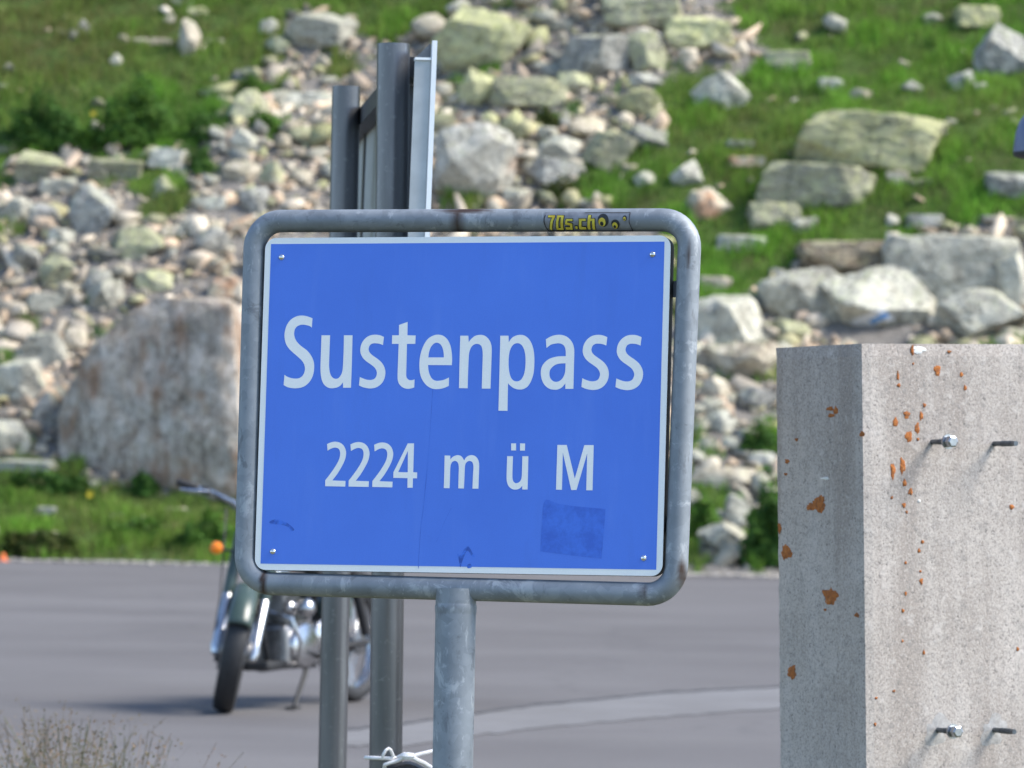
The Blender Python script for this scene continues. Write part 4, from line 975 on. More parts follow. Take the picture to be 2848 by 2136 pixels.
# sticker 70s.ch wrapped round the top tube
ztop = lambda x_: cc[0][2] + (cc[1][2] - cc[0][2]) * (x_ - cc[0][0]) / (cc[1][0] - cc[0][0])
def wrap(px, py, lift):
    x_, z_ = sp(1500 + px / 7.9, 580 + py / 7.9, TY - TR * .9); d = np.clip((z_ + .0012 - ztop(x_)) / TR, -.97, .97)
    a_ = math.asin(d); r_w = TR + lift; return np.array([x_, TY - r_w * math.cos(a_), ztop(x_) + r_w * math.sin(a_)]) + SH
def wrap_strip(mb, pts, wid, lift):
    P = [np.array(p, float) for p in pts]; L = []
    for i in range(len(P) - 1):
        k = max(2, int(np.linalg.norm(P[i + 1] - P[i]) / 25))
        L += [P[i] + (P[i + 1] - P[i]) * j / k for j in range(k)]
    L.append(P[-1]); vs = []
    for i, p in enumerate(L):
        t_ = L[min(i + 1, len(L) - 1)] - L[max(i - 1, 0)]; t_ /= np.linalg.norm(t_) + 1e-9; n_ = np.array([-t_[1], t_[0]]) * wid / 2
        for q_ in (-1, -.5, 0, .5, 1): vs.append(wrap(*(p + n_ * q_), lift))
    mb.add(vs, [(i * 5 + j, i * 5 + j + 1, i * 5 + j + 6, i * 5 + j + 5) for i in range(len(L) - 1) for j in range(4)])
def wrap_disc(mb, c, ra, rb, lift):
    vs = [wrap(*c, lift)]; n_ = 20
    for rr_ in (.5, 1):
        vs += [wrap(c[0] + ra * rr_ * math.cos(2 * PI * k / n_), c[1] + rb * rr_ * math.sin(2 * PI * k / n_), lift) for k in range(n_)]
    mb.add(vs, [(0, 1 + k, 1 + (k + 1) % n_) for k in range(n_)] + [(1 + k, 1 + n_ + k, 1 + n_ + (k + 1) % n_, 1 + (k + 1) % n_) for k in range(n_)])
mb = MB(); nu, nv = 40, 10
vs = [wrap(120 + 1890 * i / nu + (25 * math.sin(j / nv * PI) * (-1 if i == 0 else 0)), 95 + 395 * j / nv, .0003) for i in range(nu + 1) for j in range(nv + 1)]
mb.add(vs, [(i * (nv + 1) + j, i * (nv + 1) + j + 1, (i + 1) * (nv + 1) + j + 1, (i + 1) * (nv + 1) + j) for i in range(nu) for j in range(nv)])
stk = mb.build('sticker', M['sticker_film'], root, True, angle=80)
stk['label'] = 'weathered sticker with yellow letters 70s.ch and three eyes'
LET = [([(205, 195), (352, 195)], 42), ([(325, 205), (285, 290), (235, 455)], 52),
       ([(400, 195), (548, 195)], 38), ([(430, 200), (400, 320), (385, 445)], 52), ([(520, 200), (500, 320), (488, 445)], 56), ([(365, 440), (515, 440)], 34),
       ([(740, 268), (600, 268)], 42), ([(612, 262), (592, 350)], 46), ([(575, 335), (715, 360)], 44), ([(705, 345), (690, 450)], 50), ([(568, 430), (712, 430)], 44),
       ([(785, 415), (832, 415)], 46), ([(1032, 266), (880, 266)], 44), ([(915, 255), (890, 445)], 56), ([(868, 425), (1018, 425)], 42),
       ([(1118, 170), (1080, 445)], 60), ([(1090, 268), (1224, 262)], 42), ([(1200, 255), (1185, 448)], 58)]
for (pts, w_) in LET:
    P = [np.array(p, float) for p in pts]
mb = MB()
for i, (pts, w_) in enumerate(LET):
    P = [np.array(p, float) for p in pts]; e = P[-1] - P[-2]; s_ = P[0] - P[1]
    P[-1] = P[-1] + e / np.linalg.norm(e) * 13; P[0] = P[0] + s_ / np.linalg.norm(s_) * 13
    wrap_strip(mb, P, w_ + 30, .0006 + i * .00002)
wrap_strip(mb, [(140, 160), (116, 230), (110, 300), (130, 400), (175, 480)], 18, .0011); wrap_strip(mb, [(175, 480), (1100, 482), (2025, 478)], 16, .0012)
wrap_strip(mb, [(1995, 108), (1985, 200), (1980, 320), (2025, 470)], 15, .0011); wrap_strip(mb, [(1000, 108), (1995, 105)], 12, .0012)
wrap_disc(mb, (1410, 270), 122, 135, .0013); wrap_disc(mb, (1675, 348), 90, 90, .0013); wrap_disc(mb, (1885, 230), 48, 60, .0013)
mb.build('sticker_outline', M['sticker_black'], stk)
mb = MB()
for i, (pts, w_) in enumerate(LET): wrap_strip(mb, pts, w_, .0017 + i * .00002)
wrap_disc(mb, (1385, 308), 78, 86, .0018); wrap_disc(mb, (1663, 375), 58, 60, .0018); wrap_disc(mb, (1880, 245), 31, 40, .0018)
mb.build('sticker_lettering', M['sticker_yellow'], stk)
mb = MB(); wrap_disc(mb, (1378, 340), 38, 42, .0023); wrap_disc(mb, (1655, 395), 28, 28, .0023); wrap_disc(mb, (1876, 255), 14, 17, .0023)
mb.build('sticker_pupils', M['sticker_black'], stk)

# ------------------------------------------------------------------ sign seen edge-on, on two grey posts
Yr, Yl = 10.0, 11.6; TOPZ = EYE[2] + .935
pr_t, pr_b = at_depth(850 * V, 95 * V, Yr), at_depth(833 * V, 1659 * V, Yr)
pl_t, pl_b = at_depth(748 * V, 187 * V, Yl), at_depth(718 * V, 1659 * V, Yl)
def to_floor(t_, b_): k = (0 - .02 - t_[2]) / (b_[2] - t_[2]); return t_ + (b_ - t_) * k
org = to_floor(pr_t, pr_b); root2 = empty('edge_on_sign', org)
tag(root2, 'grey metal sign seen edge-on, fixed to two round posts behind the blue sign', 'sign')
def post(t_, b_, r_):
    f_ = to_floor(t_, b_); ax = (f_ - t_) / np.linalg.norm(f_ - t_)
    n_ = 28; mb = MB(); e1 = np.cross(ax, (0, 1, 0)); e1 /= np.linalg.norm(e1); e2 = np.cross(ax, e1); prof = [(f_, r_), (t_, r_), (t_, r_ * .88), (t_ + ax * .25, r_ * .88)]
    vs = [c + rr_ * (math.cos(2 * PI * k / n_) * e1 + math.sin(2 * PI * k / n_) * e2) - org for c, rr_ in prof for k in range(n_)]
    mb.add(vs, [(j * n_ + k, j * n_ + (k + 1) % n_, (j + 1) * n_ + (k + 1) % n_, (j + 1) * n_ + k) for j in range(3) for k in range(n_)])
    return mb.build('post', M['galvanised_old'], root2, True)
post(pr_t, pr_b, .0375); post(pl_t, pl_b, .0375)
near = at_depth(941 * V, 90 * V, 9.75); far = at_depth(776 * V, 236 * V, 12.35)
dv = far - near; dv[2] = 0; Ls = np.linalg.norm(dv); dv /= Ls; sdv = np.array([-dv[1], dv[0], 0])     # sdv points to the left (back side)
if sdv[0] > 0: sdv = -sdv
def slab(name, s0, s1, o0, o1, z0, z1, mat, par):
    c = []
    for s_ in (s0, s1):
        for o_ in (o0, o1):
            for z_ in (z0, z1): c.append(near * np.array([1, 1, 0]) + dv * s_ + sdv * o_ + np.array([.021 * (z_ - TOPZ), 0, z_]) - org)
    return MB().add(c, [(0, 1, 3, 2), (4, 6, 7, 5), (0, 4, 5, 1), (2, 3, 7, 6), (0, 2, 6, 4), (1, 5, 7, 3)]).build(name, M[mat], par)
zt = near[2]; zb = zt - .80
pn = slab('panel', 0, Ls, 0, .003, zb, zt, 'aluminium', root2)
slab('edge_trim', -.006, .012, -.004, .007, zb, zt + .002, 'aluminium_bright', pn)
slab('return_flange', .002, .006, .0075, .044, zb, zt - .042, 'aluminium', root2)
slab('flange_lip', -.004, .030, .0075, .044, zt - .0415, zt - .036, 'aluminium_bright', root2)
g0 = lambda o_, z_, s_: near * np.array([1, 1, 0]) + dv * s_ + sdv * o_ + np.array([.021 * (z_ - TOPZ), 0, z_]) - org
MB().add([g0(.0075, zt - .035, .03), g0(.042, zt - .035, .03), g0(.0075, zt, .03), g0(.0075, zt - .035, .034), g0(.042, zt - .035, .034), g0(.0075, zt, .034)], [(0, 1, 2), (3, 5, 4), (0, 2, 5, 3), (1, 4, 5, 2), (0, 3, 4, 1)]).build('corner_gusset', M['galvanised_old'], root2)
slab('rail', .35, Ls, .0035, .045, zt - .050, zt - .004, 'dark_shadow_plastic', root2)  # coloured black for the shade on the rail's underside
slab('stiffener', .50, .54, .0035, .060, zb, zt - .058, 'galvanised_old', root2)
slab('shade_slit', Ls - .40, Ls - .33, .0036, .0065, zt - .36, zt - .051, 'dark_shadow_plastic', root2)  # dark slab drawn in place of the shadow gap behind the left post
for zz in (zt - .62,):
    slab('clamp', .18, .30, .004, .045, zz, zz + .035, 'galvanised_old', root2)

# white cord tied round the right post, dark plastic bundle hanging under it
Yc = 9.93
def cpt(zx, zy, dy=0.0): return at_depth(1000 + zx / 8.848, 2050 + zy / 8.848, Yc + dy)
o0 = cpt(1150, 480)
croot = empty('white_cord', o0); tag(croot, 'white cord knotted round the right grey post beside the sign post', 'cord')
cw = .0042
def cord(name, pts, r_=cw):
    c3 = []
    for i in range(len(pts) - 1):
        for k in range(4): c3.append(pts[i] + (pts[i + 1] - pts[i]) * k / 4)
    c3.append(pts[-1]); MB().tube([p - o0 for p in c3], r_, 8).build(name, M['white_cord'], croot, True)
cord('strand', [cpt(150, 505, .05), cpt(300, 510, -.0), cpt(520, 520, -.01), cpt(760, 525, -.01), cpt(980, 510, .02), cpt(1150, 480, .0)])
cord('loop', [cpt(560, 520, -.02), cpt(590, 420, -.025), cpt(650, 320, -.025), cpt(720, 280, -.02), cpt(770, 320, -.02), cpt(800, 400, -.015), cpt(840, 480, -.01)], .0034)
cord('strand', [cpt(615, 760, .0), cpt(620, 680, -.01), cpt(700, 650, -.012), cpt(900, 590, -.012), cpt(1120, 510, -.01), cpt(1350, 450, -.01), cpt(1600, 390, .0), cpt(1850, 330, .02)])
cord('strand', [cpt(960, 500, .0), cpt(1100, 430, -.015), cpt(1250, 470, -.02), cpt(1420, 570, -.015), cpt(1580, 640, .0), cpt(1700, 720, .01), cpt(1850, 800, .02)], .0055)
MB().lathe([(.0, -.011), (.008, -.009), (.0115, 0), (.008, .009), (.0, .011)], (0, 0, 0), 'z', 12).xf(lambda p: p * np.array([1.5, .9, .8]) + cpt(1190, 470, -.02) - o0).build('knot', M['white_cord'], croot, True)
def bpt(zx, zy, dy): return cpt(zx, zy, dy)
outb = [(660, 720), (900, 660), (1130, 590), (1250, 590), (1420, 650), (1560, 730), (1720, 830), (1750, 1200), (1600, 1500), (1000, 1550), (700, 1400), (640, 1000)]
mb = MB(); nb = len(outb); cb_ = (1180, 1080)
rings = [(.55, -.035), (.85, -.028), (1, 0), (1, .05), (.8, .08)]
vs = [cpt(cb_[0] + (x_ - cb_[0]) * k, cb_[1] + (y_ - cb_[1]) * k, .03 + dy) for k, dy in rings for x_, y_ in outb]
mb.add([v_ - cpt(1180, 1550, 0) for v_ in vs], [(j * nb + k, j * nb + (k + 1) % nb, (j + 1) * nb + (k + 1) % nb, (j + 1) * nb + k) for j in range(4) for k in range(nb)] + [tuple(range(nb))[::-1], tuple(4 * nb + k for k in range(nb))])
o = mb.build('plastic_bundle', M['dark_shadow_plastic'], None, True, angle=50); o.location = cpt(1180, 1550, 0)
tag(o, 'dark plastic bundle hanging under the white cord at the bottom edge', 'bundle')

# ------------------------------------------------------------------ concrete block with bolts and lichen
YB = 9.6; FA = math.radians(27)
ct = at_depth(1860 * V, 742 * V, YB); ztop_b = ct[2]
e_r = np.array([math.cos(FA), math.sin(FA), 0]); e_l = np.array([-math.sin(FA), math.cos(FA), 0]); LW, LR = .372, .62
broot = empty('concrete_block', (ct[0], ct[1], -.02)); lean = math.radians(1.55)
broot.rotation_euler = (0, -lean, 0)
tag(broot, 'tall weathered concrete block with orange lichen and bolts at the right', 'concrete block')
Rb = ry(-lean)
def b_local(P): return Rb.T @ (np.asarray(P) - np.array([ct[0], ct[1], -.02]))
Hb = b_local(ct)[2]; cx0 = b_local(ct)[0]
org_l = np.array([cx0, 0, 0])
dims = (LR, LW, Hb)
bm = bmesh.new()
gr = np.random.default_rng(4)
def P3(a_, b_, z_): return org_l + e_r * a_ + e_l * b_ + np.array([0, 0, z_])
nR, nL, nZ = 26, 16, 60
idx = {}
def vtx(i, j, k):
    if (i, j, k) not in idx:
        a_, b_, z_ = LR * i / nR, LW * j / nL, Hb * k / nZ
        ch = 0.006
        p = P3(a_, b_, z_)
        # slightly eased, chipped arrises
        edges = (i in (0, nR)) + (j in (0, nL)) + (k == nZ)
        if edges >= 2:
            c_ = P3(LR / 2, LW / 2, min(z_, Hb - .02)); d_ = c_ - p; d_ /= np.linalg.norm(d_); p = p + d_ * (ch * .5 + abs(gr.normal(0, .0009)))
        idx[(i, j, k)] = bm.verts.new(p)
    return idx[(i, j, k)]
for i in range(nR):
    for k in range(nZ):
        bm.faces.new([vtx(i, 0, k), vtx(i + 1, 0, k), vtx(i + 1, 0, k + 1), vtx(i, 0, k + 1)]); bm.faces.new([vtx(i, nL, k), vtx(i, nL, k + 1), vtx(i + 1, nL, k + 1), vtx(i + 1, nL, k)])
for j in range(nL):
    for k in range(nZ):
        bm.faces.new([vtx(0, j, k), vtx(0, j, k + 1), vtx(0, j + 1, k + 1), vtx(0, j + 1, k)]); bm.faces.new([vtx(nR, j, k), vtx(nR, j + 1, k), vtx(nR, j + 1, k + 1), vtx(nR, j, k + 1)])
for i in range(nR):
    for j in range(nL): bm.faces.new([vtx(i, j, nZ), vtx(i + 1, j, nZ), vtx(i + 1, j + 1, nZ), vtx(i, j + 1, nZ)])
me = bpy.data.meshes.new('body'); bm.to_mesh(me); bm.free(); link('body', me, M['concrete'], broot)
def on_face(px, py, face):
    """traced point -> local point on the right (r) or left (l) face"""
    n_ = np.cross(e_r, (0, 0, 1)) if face == 'r' else np.cross((0, 0, 1), e_l)
    nw = Rb @ n_; ow = np.array([ct[0], ct[1], -.02]) + Rb @ org_l; d = ray(px, py); P = EYE + d * (((ow - EYE) @ nw) / (d @ nw)); return b_local(P), n_
KB = 1004 / 748
def lich(zx, zy, rw, rh, face, seed, mat='lichen_orange'):
    c_, n_ = on_face(2100 + zx / KB, 900 + zy / KB, face)
    if n_ @ (Rb.T @ (np.array([0, 9.6, 1.4]) - EYE)) > 0: n_ = -n_
    t_ = e_r if face == 'r' else e_l; s_ = YB / LENS_PX / KB / abs(t_[0])
    rw_, rh_ = rw * s_, rh * YB / LENS_PX / KB
    q_ = np.random.default_rng(seed); mb = MB(); N_ = 34
    vs = [c_ + n_ * .0018]
    for rr_, h in ((.6, .0016), (1.0, .0004)):
        for k in range(N_):
            a_ = 2 * PI * k / N_; j_ = rr_ * (1 + .13 * math.sin(3 * a_ + seed) + .09 * math.sin(5 * a_ + 2 * seed) + q_.normal(0, .09))
            vs.append(c_ + t_ * rw_ * j_ * math.cos(a_) + np.array([0, 0, 1]) * rh_ * j_ * math.sin(a_) + n_ * h)
    mb.add(vs, [(0, 1 + k, 1 + (k + 1) % N_) for k in range(N_)] + [(1 + k, 1 + N_ + k, 1 + N_ + (k + 1) % N_, 1 + (k + 1) % N_) for k in range(N_)])
    mb.build('lichen_patch' if mat == 'lichen_orange' else 'bird_dropping', M[mat], broot, True)
for i, a_ in enumerate([(280, 318, 12, 8, 'l'), (302, 325, 8, 14, 'l'), (285, 343, 11, 7, 'l'), (120, 514, 8, 9, 'l'), (115, 562, 6, 5, 'l'), (155, 433, 6, 6, 'l'), (240, 675, 22, 30, 'l'), (208, 685, 14, 14, 'l'), (118, 855, 18, 26, 'l'), (92, 765, 6, 20, 'l'),
        (282, 1018, 24, 30, 'l'), (262, 1068, 5, 5, 'l'), (138, 1302, 14, 26, 'l'), (380, 1088, 8, 8, 'l'), (400, 412, 9, 10, 'l'),
        (587, 100, 6, 20, 'r'), (680, 175, 13, 20, 'r'), (725, 105, 8, 6, 'r'), (770, 190, 7, 9, 'r'), (784, 240, 7, 10, 'r'), (533, 195, 5, 18, 'r'), (536, 230, 7, 7, 'r'), (590, 150, 4, 5, 'r'), (566, 340, 12, 14, 'r'), (632, 305, 6, 8, 'r'), (620, 345, 7, 16, 'r'),
        (524, 368, 10, 17, 'r'), (605, 390, 10, 20, 'r'), (573, 422, 14, 20, 'r'), (608, 432, 6, 6, 'r'), (514, 550, 9, 30, 'r'), (550, 532, 11, 30, 'r'), (558, 595, 8, 14, 'r'), (580, 628, 9, 12, 'r'), (510, 650, 5, 6, 'r'), (556, 678, 7, 10, 'r'), (566, 704, 5, 6, 'r'),
        (625, 815, 6, 7, 'r'), (612, 848, 6, 8, 'r'), (562, 893, 5, 6, 'r'), (617, 925, 5, 5, 'r'), (620, 962, 7, 12, 'r'), (562, 1008, 5, 8, 'r'), (552, 1072, 6, 7, 'r'), (550, 1185, 5, 5, 'r'), (630, 1228, 5, 9, 'r'), (518, 1372, 6, 5, 'r'), (452, 1398, 6, 5, 'r'), (448, 1496, 5, 7, 'r'), (958, 685, 10, 10, 'r'), (980, 1215, 6, 8, 'r')]):
    lich(*a_, 40 + i)
lich(612, 98, 24, 14, 'r', 7, 'bird_white'); lich(262, 578, 14, 5, 'l', 8, 'bird_white'); lich(612, 662, 6, 6, 'r', 9, 'bird_white')
def bolt(px, py, head, ln=.084):
    c_, n_ = on_face(px, py, 'r')
    if n_ @ (Rb.T @ (np.array([0, 9.6, 1.4]) - EYE)) > 0: n_ = -n_
    rt = empty('bolt'); rt.parent = broot; bpy.data.objects.remove(rt)
    rod = MB().tube([c_ - n_ * .01, c_ + n_ * ln * .97], .0058, 12).build('bolt', M['bolt_steel'], broot, True)
    mb = MB()
    for k in range(7): mb.tube([c_ + n_ * (ln * (.35 + .07 * k)), c_ + n_ * (ln * (.35 + .07 * k) + .002)], .0066, 12)
    mb.build('thread', M['bolt_steel'], rod)
    if head:
        MB().tube([c_ + n_ * (ln - .018), c_ + n_ * (ln - .012), c_ + n_ * ln, c_ + n_ * (ln + .002)], [.0115, .0135, .0135, .010], 6).build('nut', M['bolt_head'], rod)
        MB().tube([c_ + n_ * (ln - .022), c_ + n_ * (ln - .0185)], .0165, 16).build('washer', M['bolt_head'], rod, True)
    if py < 1500: return
    q_ = np.random.default_rng(int(px)); vs = [c_ + n_ * .0025]
    for rr_, h in ((.6, .002), (1.0, .0003)):
        for k in range(22):
            a_ = 2 * PI * k / 22; j_ = rr_ * (.030 + .008 * math.sin(2 * a_ + px) + .005 * math.sin(5 * a_ + py) + q_.normal(0, .0018)); vs.append(c_ + e_r * (j_ * math.cos(a_) * 1.15) + np.array([0, 0, 1]) * j_ * math.sin(a_) + n_ * h)
    MB().add(vs, [(0, 1 + k, 1 + (k + 1) % 22) for k in range(22)] + [(1 + k, 23 + k, 23 + (k + 1) % 22, 1 + (k + 1) % 22) for k in range(22)]).build('mortar_patch', M['mortar'], broot, True)
bolt(2593, 1229, True); bolt(2765, 1234, False, .09); bolt(2607, 2030, True); bolt(2764, 2030, False, .085)

# ------------------------------------------------------------------ parked motorcycle
fc = on_ground(480 * V, 1540 * V); HEAD = math.radians(245)          # travel direction: towards the viewer and left
bd = np.array([math.cos(HEAD), math.sin(HEAD), 0]); bl_ = np.array([-bd[1], bd[0], 0])
WB, RW = .685, .325
mroot = empty('motorcycle', (fc[0] - bd[0] * WB, fc[1] - bd[1] * WB, 0)); mroot.rotation_mode = 'XYZ'
LEAN = math.radians(3)
mroot.rotation_mode = 'QUATERNION'; mroot.rotation_quaternion = (Matrix((tuple(bd), tuple(bl_), (0, 0, 1))).transposed() @ Matrix.Rotation(LEAN, 3, 'X')).to_quaternion()
tag(mroot, 'dark green classic motorcycle parked on its side stand behind the sign posts', 'motorcycle')
RAKE = math.radians(27); ax0 = np.array([WB, 0, RW]); fd = np.array([-math.sin(RAKE), 0, math.cos(RAKE)])
Hd = ax0 + fd * .60 + np.array([-.055, 0, 0]); STE = math.radians(30)
Rst = np.array(Matrix.Rotation(STE, 3, Vector(fd)))
def steer(p): return Hd + Rst @ (p - Hd)
_Rb = np.array(mroot.rotation_quaternion.to_matrix()); _A = _Rb @ steer(ax0); _n = _Rb @ Rst @ np.array([0, 1.0, 0])
_d = -(np.array([0, 0, 1.0]) - _n * _n[2]); _d /= np.linalg.norm(_d); _c = _A + _d * RW
mroot.location = (fc[0] - _c[0], fc[1] - _c[1], -_c[2] * .5)
def wheel(name, c, fn, w_):
    tyre_prof = [(.250, -.036), (.268, -w_ * .92), (.288, -w_), (.308, -w_ * .90), (.322, -w_ * .45), (.325, 0), (.322, w_ * .45), (.308, w_ * .90), (.288, w_), (.268, w_ * .92), (.250, .036)]
    wr = MB().lathe(tyre_prof, c, 'y', 48).xf(fn).build(name, M['black_rubber'], mroot, True)
    MB().lathe([(.256, -.030), (.248, -.030), (.242, -.02), (.240, 0), (.242, .02), (.248, .030), (.256, .030)], c, 'y', 48).xf(fn).build('rim', M['chrome'], wr, True)
    MB().lathe([(.0, -.075), (.03, -.075), (.088, -.05), (.090, -.03), (.05, -.02), (.05, .03), (.07, .06), (.02, .07), (.0, .075)], c, 'y', 28).xf(fn).build('hub', M['engine_alloy'], wr, True)
    mb = MB()
    for k in range(36):
        a_ = 2 * PI * k / 36; b_ = a_ + (.45 if k % 2 else -.45); s_ = .035 if k % 4 < 2 else -.035
        mb.tube([np.array(c) + np.array([.055 * math.cos(b_), s_, .055 * math.sin(b_)]), np.array(c) + np.array([.25 * math.cos(a_), 0, .25 * math.sin(a_)])], .002, 4)
    mb.xf(fn).build('spokes', M['chrome'], wr)
    return wr
ident = lambda p: p
wheel('front_wheel', tuple(ax0), steer, .058); wheel('rear_wheel', (-WB, 0, RW), ident, .05)
def fender(name, c, a0, a1, fn, r_=.352, w_=.066):
    prof = [(r_ - .045, -w_), (r_ - .02, -w_ * .97), (r_, -w_ * .7), (r_ + .010, -w_ * .3), (r_ + .012, 0), (r_ + .010, w_ * .3), (r_, w_ * .7), (r_ - .02, w_ * .97), (r_ - .045, w_)]
    o_ = MB().lathe(prof, c, 'y', 30, math.radians(a0), math.radians(a1)).xf(fn).build(name, M['bike_green'], mroot, True)
    md = o_.modifiers.new('solid', 'SOLIDIFY'); md.thickness = .003; return o_
fd_ = fender('front_fender', tuple(ax0), 28, 165, steer)
mb = MB()
for s_ in (-1, 1): mb.tube([ax0 + np.array([-.16, s_ * .07, .30]), ax0 + np.array([0, s_ * .078, -.0])], .006, 6)
mb.xf(steer).build('fender_stay', M['chrome'], fd_)
fender('rear_fender', (-WB, 0, RW), 25, 190, ident, .362, .075)
for s_ in (-1, 1):
    y_ = np.array([0, s_ * .096, 0])
    fk = MB().tube([ax0 + y_ - fd * .035, ax0 + y_ + fd * .0, ax0 + y_ + fd * .05, ax0 + y_ + fd * .30, ax0 + y_ + fd * .31], [.022, .034, .030, .030, .025], 16).xf(steer).build('fork_slider', M['chrome'], mroot, True)
    MB().tube([ax0 + y_ + fd * .30, ax0 + y_ + fd * .315, ax0 + y_ + fd * .66], [.024, .031, .031], 16).xf(steer).build('fork_tube', M['bike_green'], mroot, True)
    ig = ax0 + fd * .555 + np.array([.05, s_ * .12, 0])
    st = MB().tube([ig, ig + np.array([.0, s_ * .06, 0])], .008, 8).xf(steer).build('indicator', M['bike_black'], mroot)
    MB().lathe([(.0, .030), (.022, .028), (.031, .022), (.034, .008), (.034, .0)], (0, 0, 0), 'x', 18).xf(lambda p: steer(p + ig + np.array([.0, s_ * .085, 0]))).build('lens', M['indicator_orange'], st, True)
    MB().lathe([(.034, .0), (.033, -.012), (.022, -.032), (.0, -.038)], (0, 0, 0), 'x', 18).xf(lambda p: steer(p + ig + np.array([.0, s_ * .085, 0]))).build('housing', M['chrome'], st, True)
mb = MB().lathe([(.0, .06), (.07, .05), (.092, .03), (.095, .015)], (0, 0, 0), 'x', 28); hl = ax0 + fd * .62 + np.array([.10, 0, 0])
mb.xf(lambda p: steer(p + hl)).build('headlight', M['chrome'], mroot, True)
MB().lathe([(.095, .015), (.093, -.02), (.075, -.08), (.03, -.12), (.0, -.125)], (0, 0, 0), 'x', 28).xf(lambda p: steer(p + hl)).build('headlight_shell', M['bike_green'], mroot, True)
hb = ax0 + fd * .76
bar = [hb + np.array(q_) for q_ in ((-.10, -.48, .105), (-.07, -.29, .09), (-.03, -.16, .06), (0, -.08, .0), (0, .08, .0), (-.03, .16, .06), (-.07, .29, .09), (-.10, .48, .105))]
hbm = MB().tube(bar, .0115, 12).xf(steer).build('handlebar', M['chrome'], mroot, True)
for s_ in (0, 7):
    d_ = bar[s_] - bar[1 if s_ == 0 else 6]; d_ /= np.linalg.norm(d_); e0 = bar[s_]
    MB().tube([e0 - d_ * .115, e0 - d_ * .11, e0, e0 + d_ * .006], [.019, .0215, .020, .014], 14).xf(steer).build('grip', M['black_rubber'], hbm, True)
    MB().tube([e0 - d_ * .17 + np.array([.02, 0, 0]), e0 - d_ * .12 + np.array([.055, 0, -.012]), e0 - d_ * .02 + np.array([.062, 0, -.03])], [.009, .0075, .006], 8).xf(steer).build('lever', M['chrome'], hbm, True)
    MB().box(e0 - d_ * .155, (.05, .045, .04)).xf(steer).build('switch_box', M['bike_black'], hbm, bevel=.006)
# frame, tank, seat, engine
mb = MB(); hs = Hd + fd * .05
mb.tube([Hd + fd * .12, Hd - fd * .10], .026, 14)
mb.tube([Hd - fd * .08, np.array([.33, 0, .42]), np.array([.27, 0, .24]), np.array([-.25, 0, .22])], .018, 10)
mb.tube([Hd + fd * .04, np.array([.0, 0, .80]), np.array([-.28, 0, .68]), np.array([-.25, 0, .30])], .018, 10)
for s_ in (-1, 1):
    mb.tube([(-.05, s_ * .08, .74), (-.45, s_ * .12, .72), (-.85, s_ * .12, .66)], .013, 10); mb.tube([(-.22, s_ * .09, .30), (-.685, s_ * .105, .325)], .017, 10); mb.tube([(-.62, s_ * .13, .37), (-.48, s_ * .13, .70)], [.026, .030], 12)
mb.build('frame', M['bike_black'], mroot, True)
bm = bmesh.new(); bmesh.ops.create_uvsphere(bm, u_segments=28, v_segments=16, radius=1)
for v_ in bm.verts:
    x_, y_, z_ = v_.co; nose = 1 - .22 * max(0, -x_); v_.co = (.30 * x_ + .14, (.135 * nose) * (abs(y_) ** .8) * (1 if y_ > 0 else -1), .11 * (abs(z_) ** .85) * (1 if z_ > 0 else -.8) + .86 + .035 * x_)
me = bpy.data.meshes.new('tank'); bm.to_mesh(me); bm.free(); me.polygons.foreach_set('use_smooth', [True] * len(me.polygons)); tk = link('fuel_tank', me, M['bike_green'], mroot)
MB().lathe([(0, .02), (.028, .018), (.032, .0)], (.18, 0, .968), 'z', 18).build('fuel_cap', M['chrome'], tk, True)
MB().add([(x_, y_ * w_, z_) for x_, w_, zt_, zb_ in ((-.10, .10, .84, .77), (-.25, .135, .82, .74), (-.45, .14, .85, .74), (-.75, .13, .87, .76), (-.86, .10, .84, .77)) for y_, z_ in ((-1, zb_), (-1, zt_ - .03), (-.75, zt_), (.75, zt_), (1, zt_ - .03), (1, zb_))],
         [(i * 6 + j, i * 6 + (j + 1) % 6, (i + 1) * 6 + (j + 1) % 6, (i + 1) * 6 + j) for i in range(4) for j in range(6)] + [(0, 1, 2, 3, 4, 5), (29, 28, 27, 26, 25, 24)]).build('seat', M['bike_black'], mroot, True, bevel=.01)
eng = MB().box((.02, 0, .34), (.46, .20, .22)).build('engine', M['engine_alloy'], mroot, bevel=.03)
for s_ in (-1, 1):
    MB().lathe([(.0, .045), (.07, .042), (.115, .022), (.122, .0)], (0, 0, 0), 'y', 26).xf(lambda p: np.array([p[0] * 1.25 + .06, s_ * (.10 + p[1]), p[2] + .33])).build('engine_cover', M['chrome'], eng, True)
    MB().lathe([(.0, .04), (.05, .038), (.082, .02), (.088, .0)], (0, 0, 0), 'y', 24).xf(lambda p: np.array([p[0] - .14, s_ * (.10 + p[1]), p[2] + .38])).build('engine_cover', M['chrome'], eng, True)
for k in range(9):
    t_ = k / 8; MB().box((.13 + .04 * t_, 0, .46 + .20 * t_), (.20 - .02 * t_, .19 - .02 * t_, .011)).build('cooling_fin', M['engine_alloy'], eng)
MB().tube([(.13, 0, .43), (.175, 0, .70)], .07, 18).build('cylinder', M['engine_alloy'], eng, True)
MB().box((.18, 0, .715), (.15, .13, .07)).build('rocker_box', M['chrome'], eng, bevel=.02)
MB().tube([(.02, .07, .66), (-.08, .09, .64)], [.03, .035], 14).build('carburettor', M['engine_alloy'], eng, True)
MB().lathe([(0, .03), (.06, .028), (.075, 0), (.06, -.028), (0, -.03)], (.29, 0, .66), 'y', 20).build('horn', M['chrome'], mroot, True)
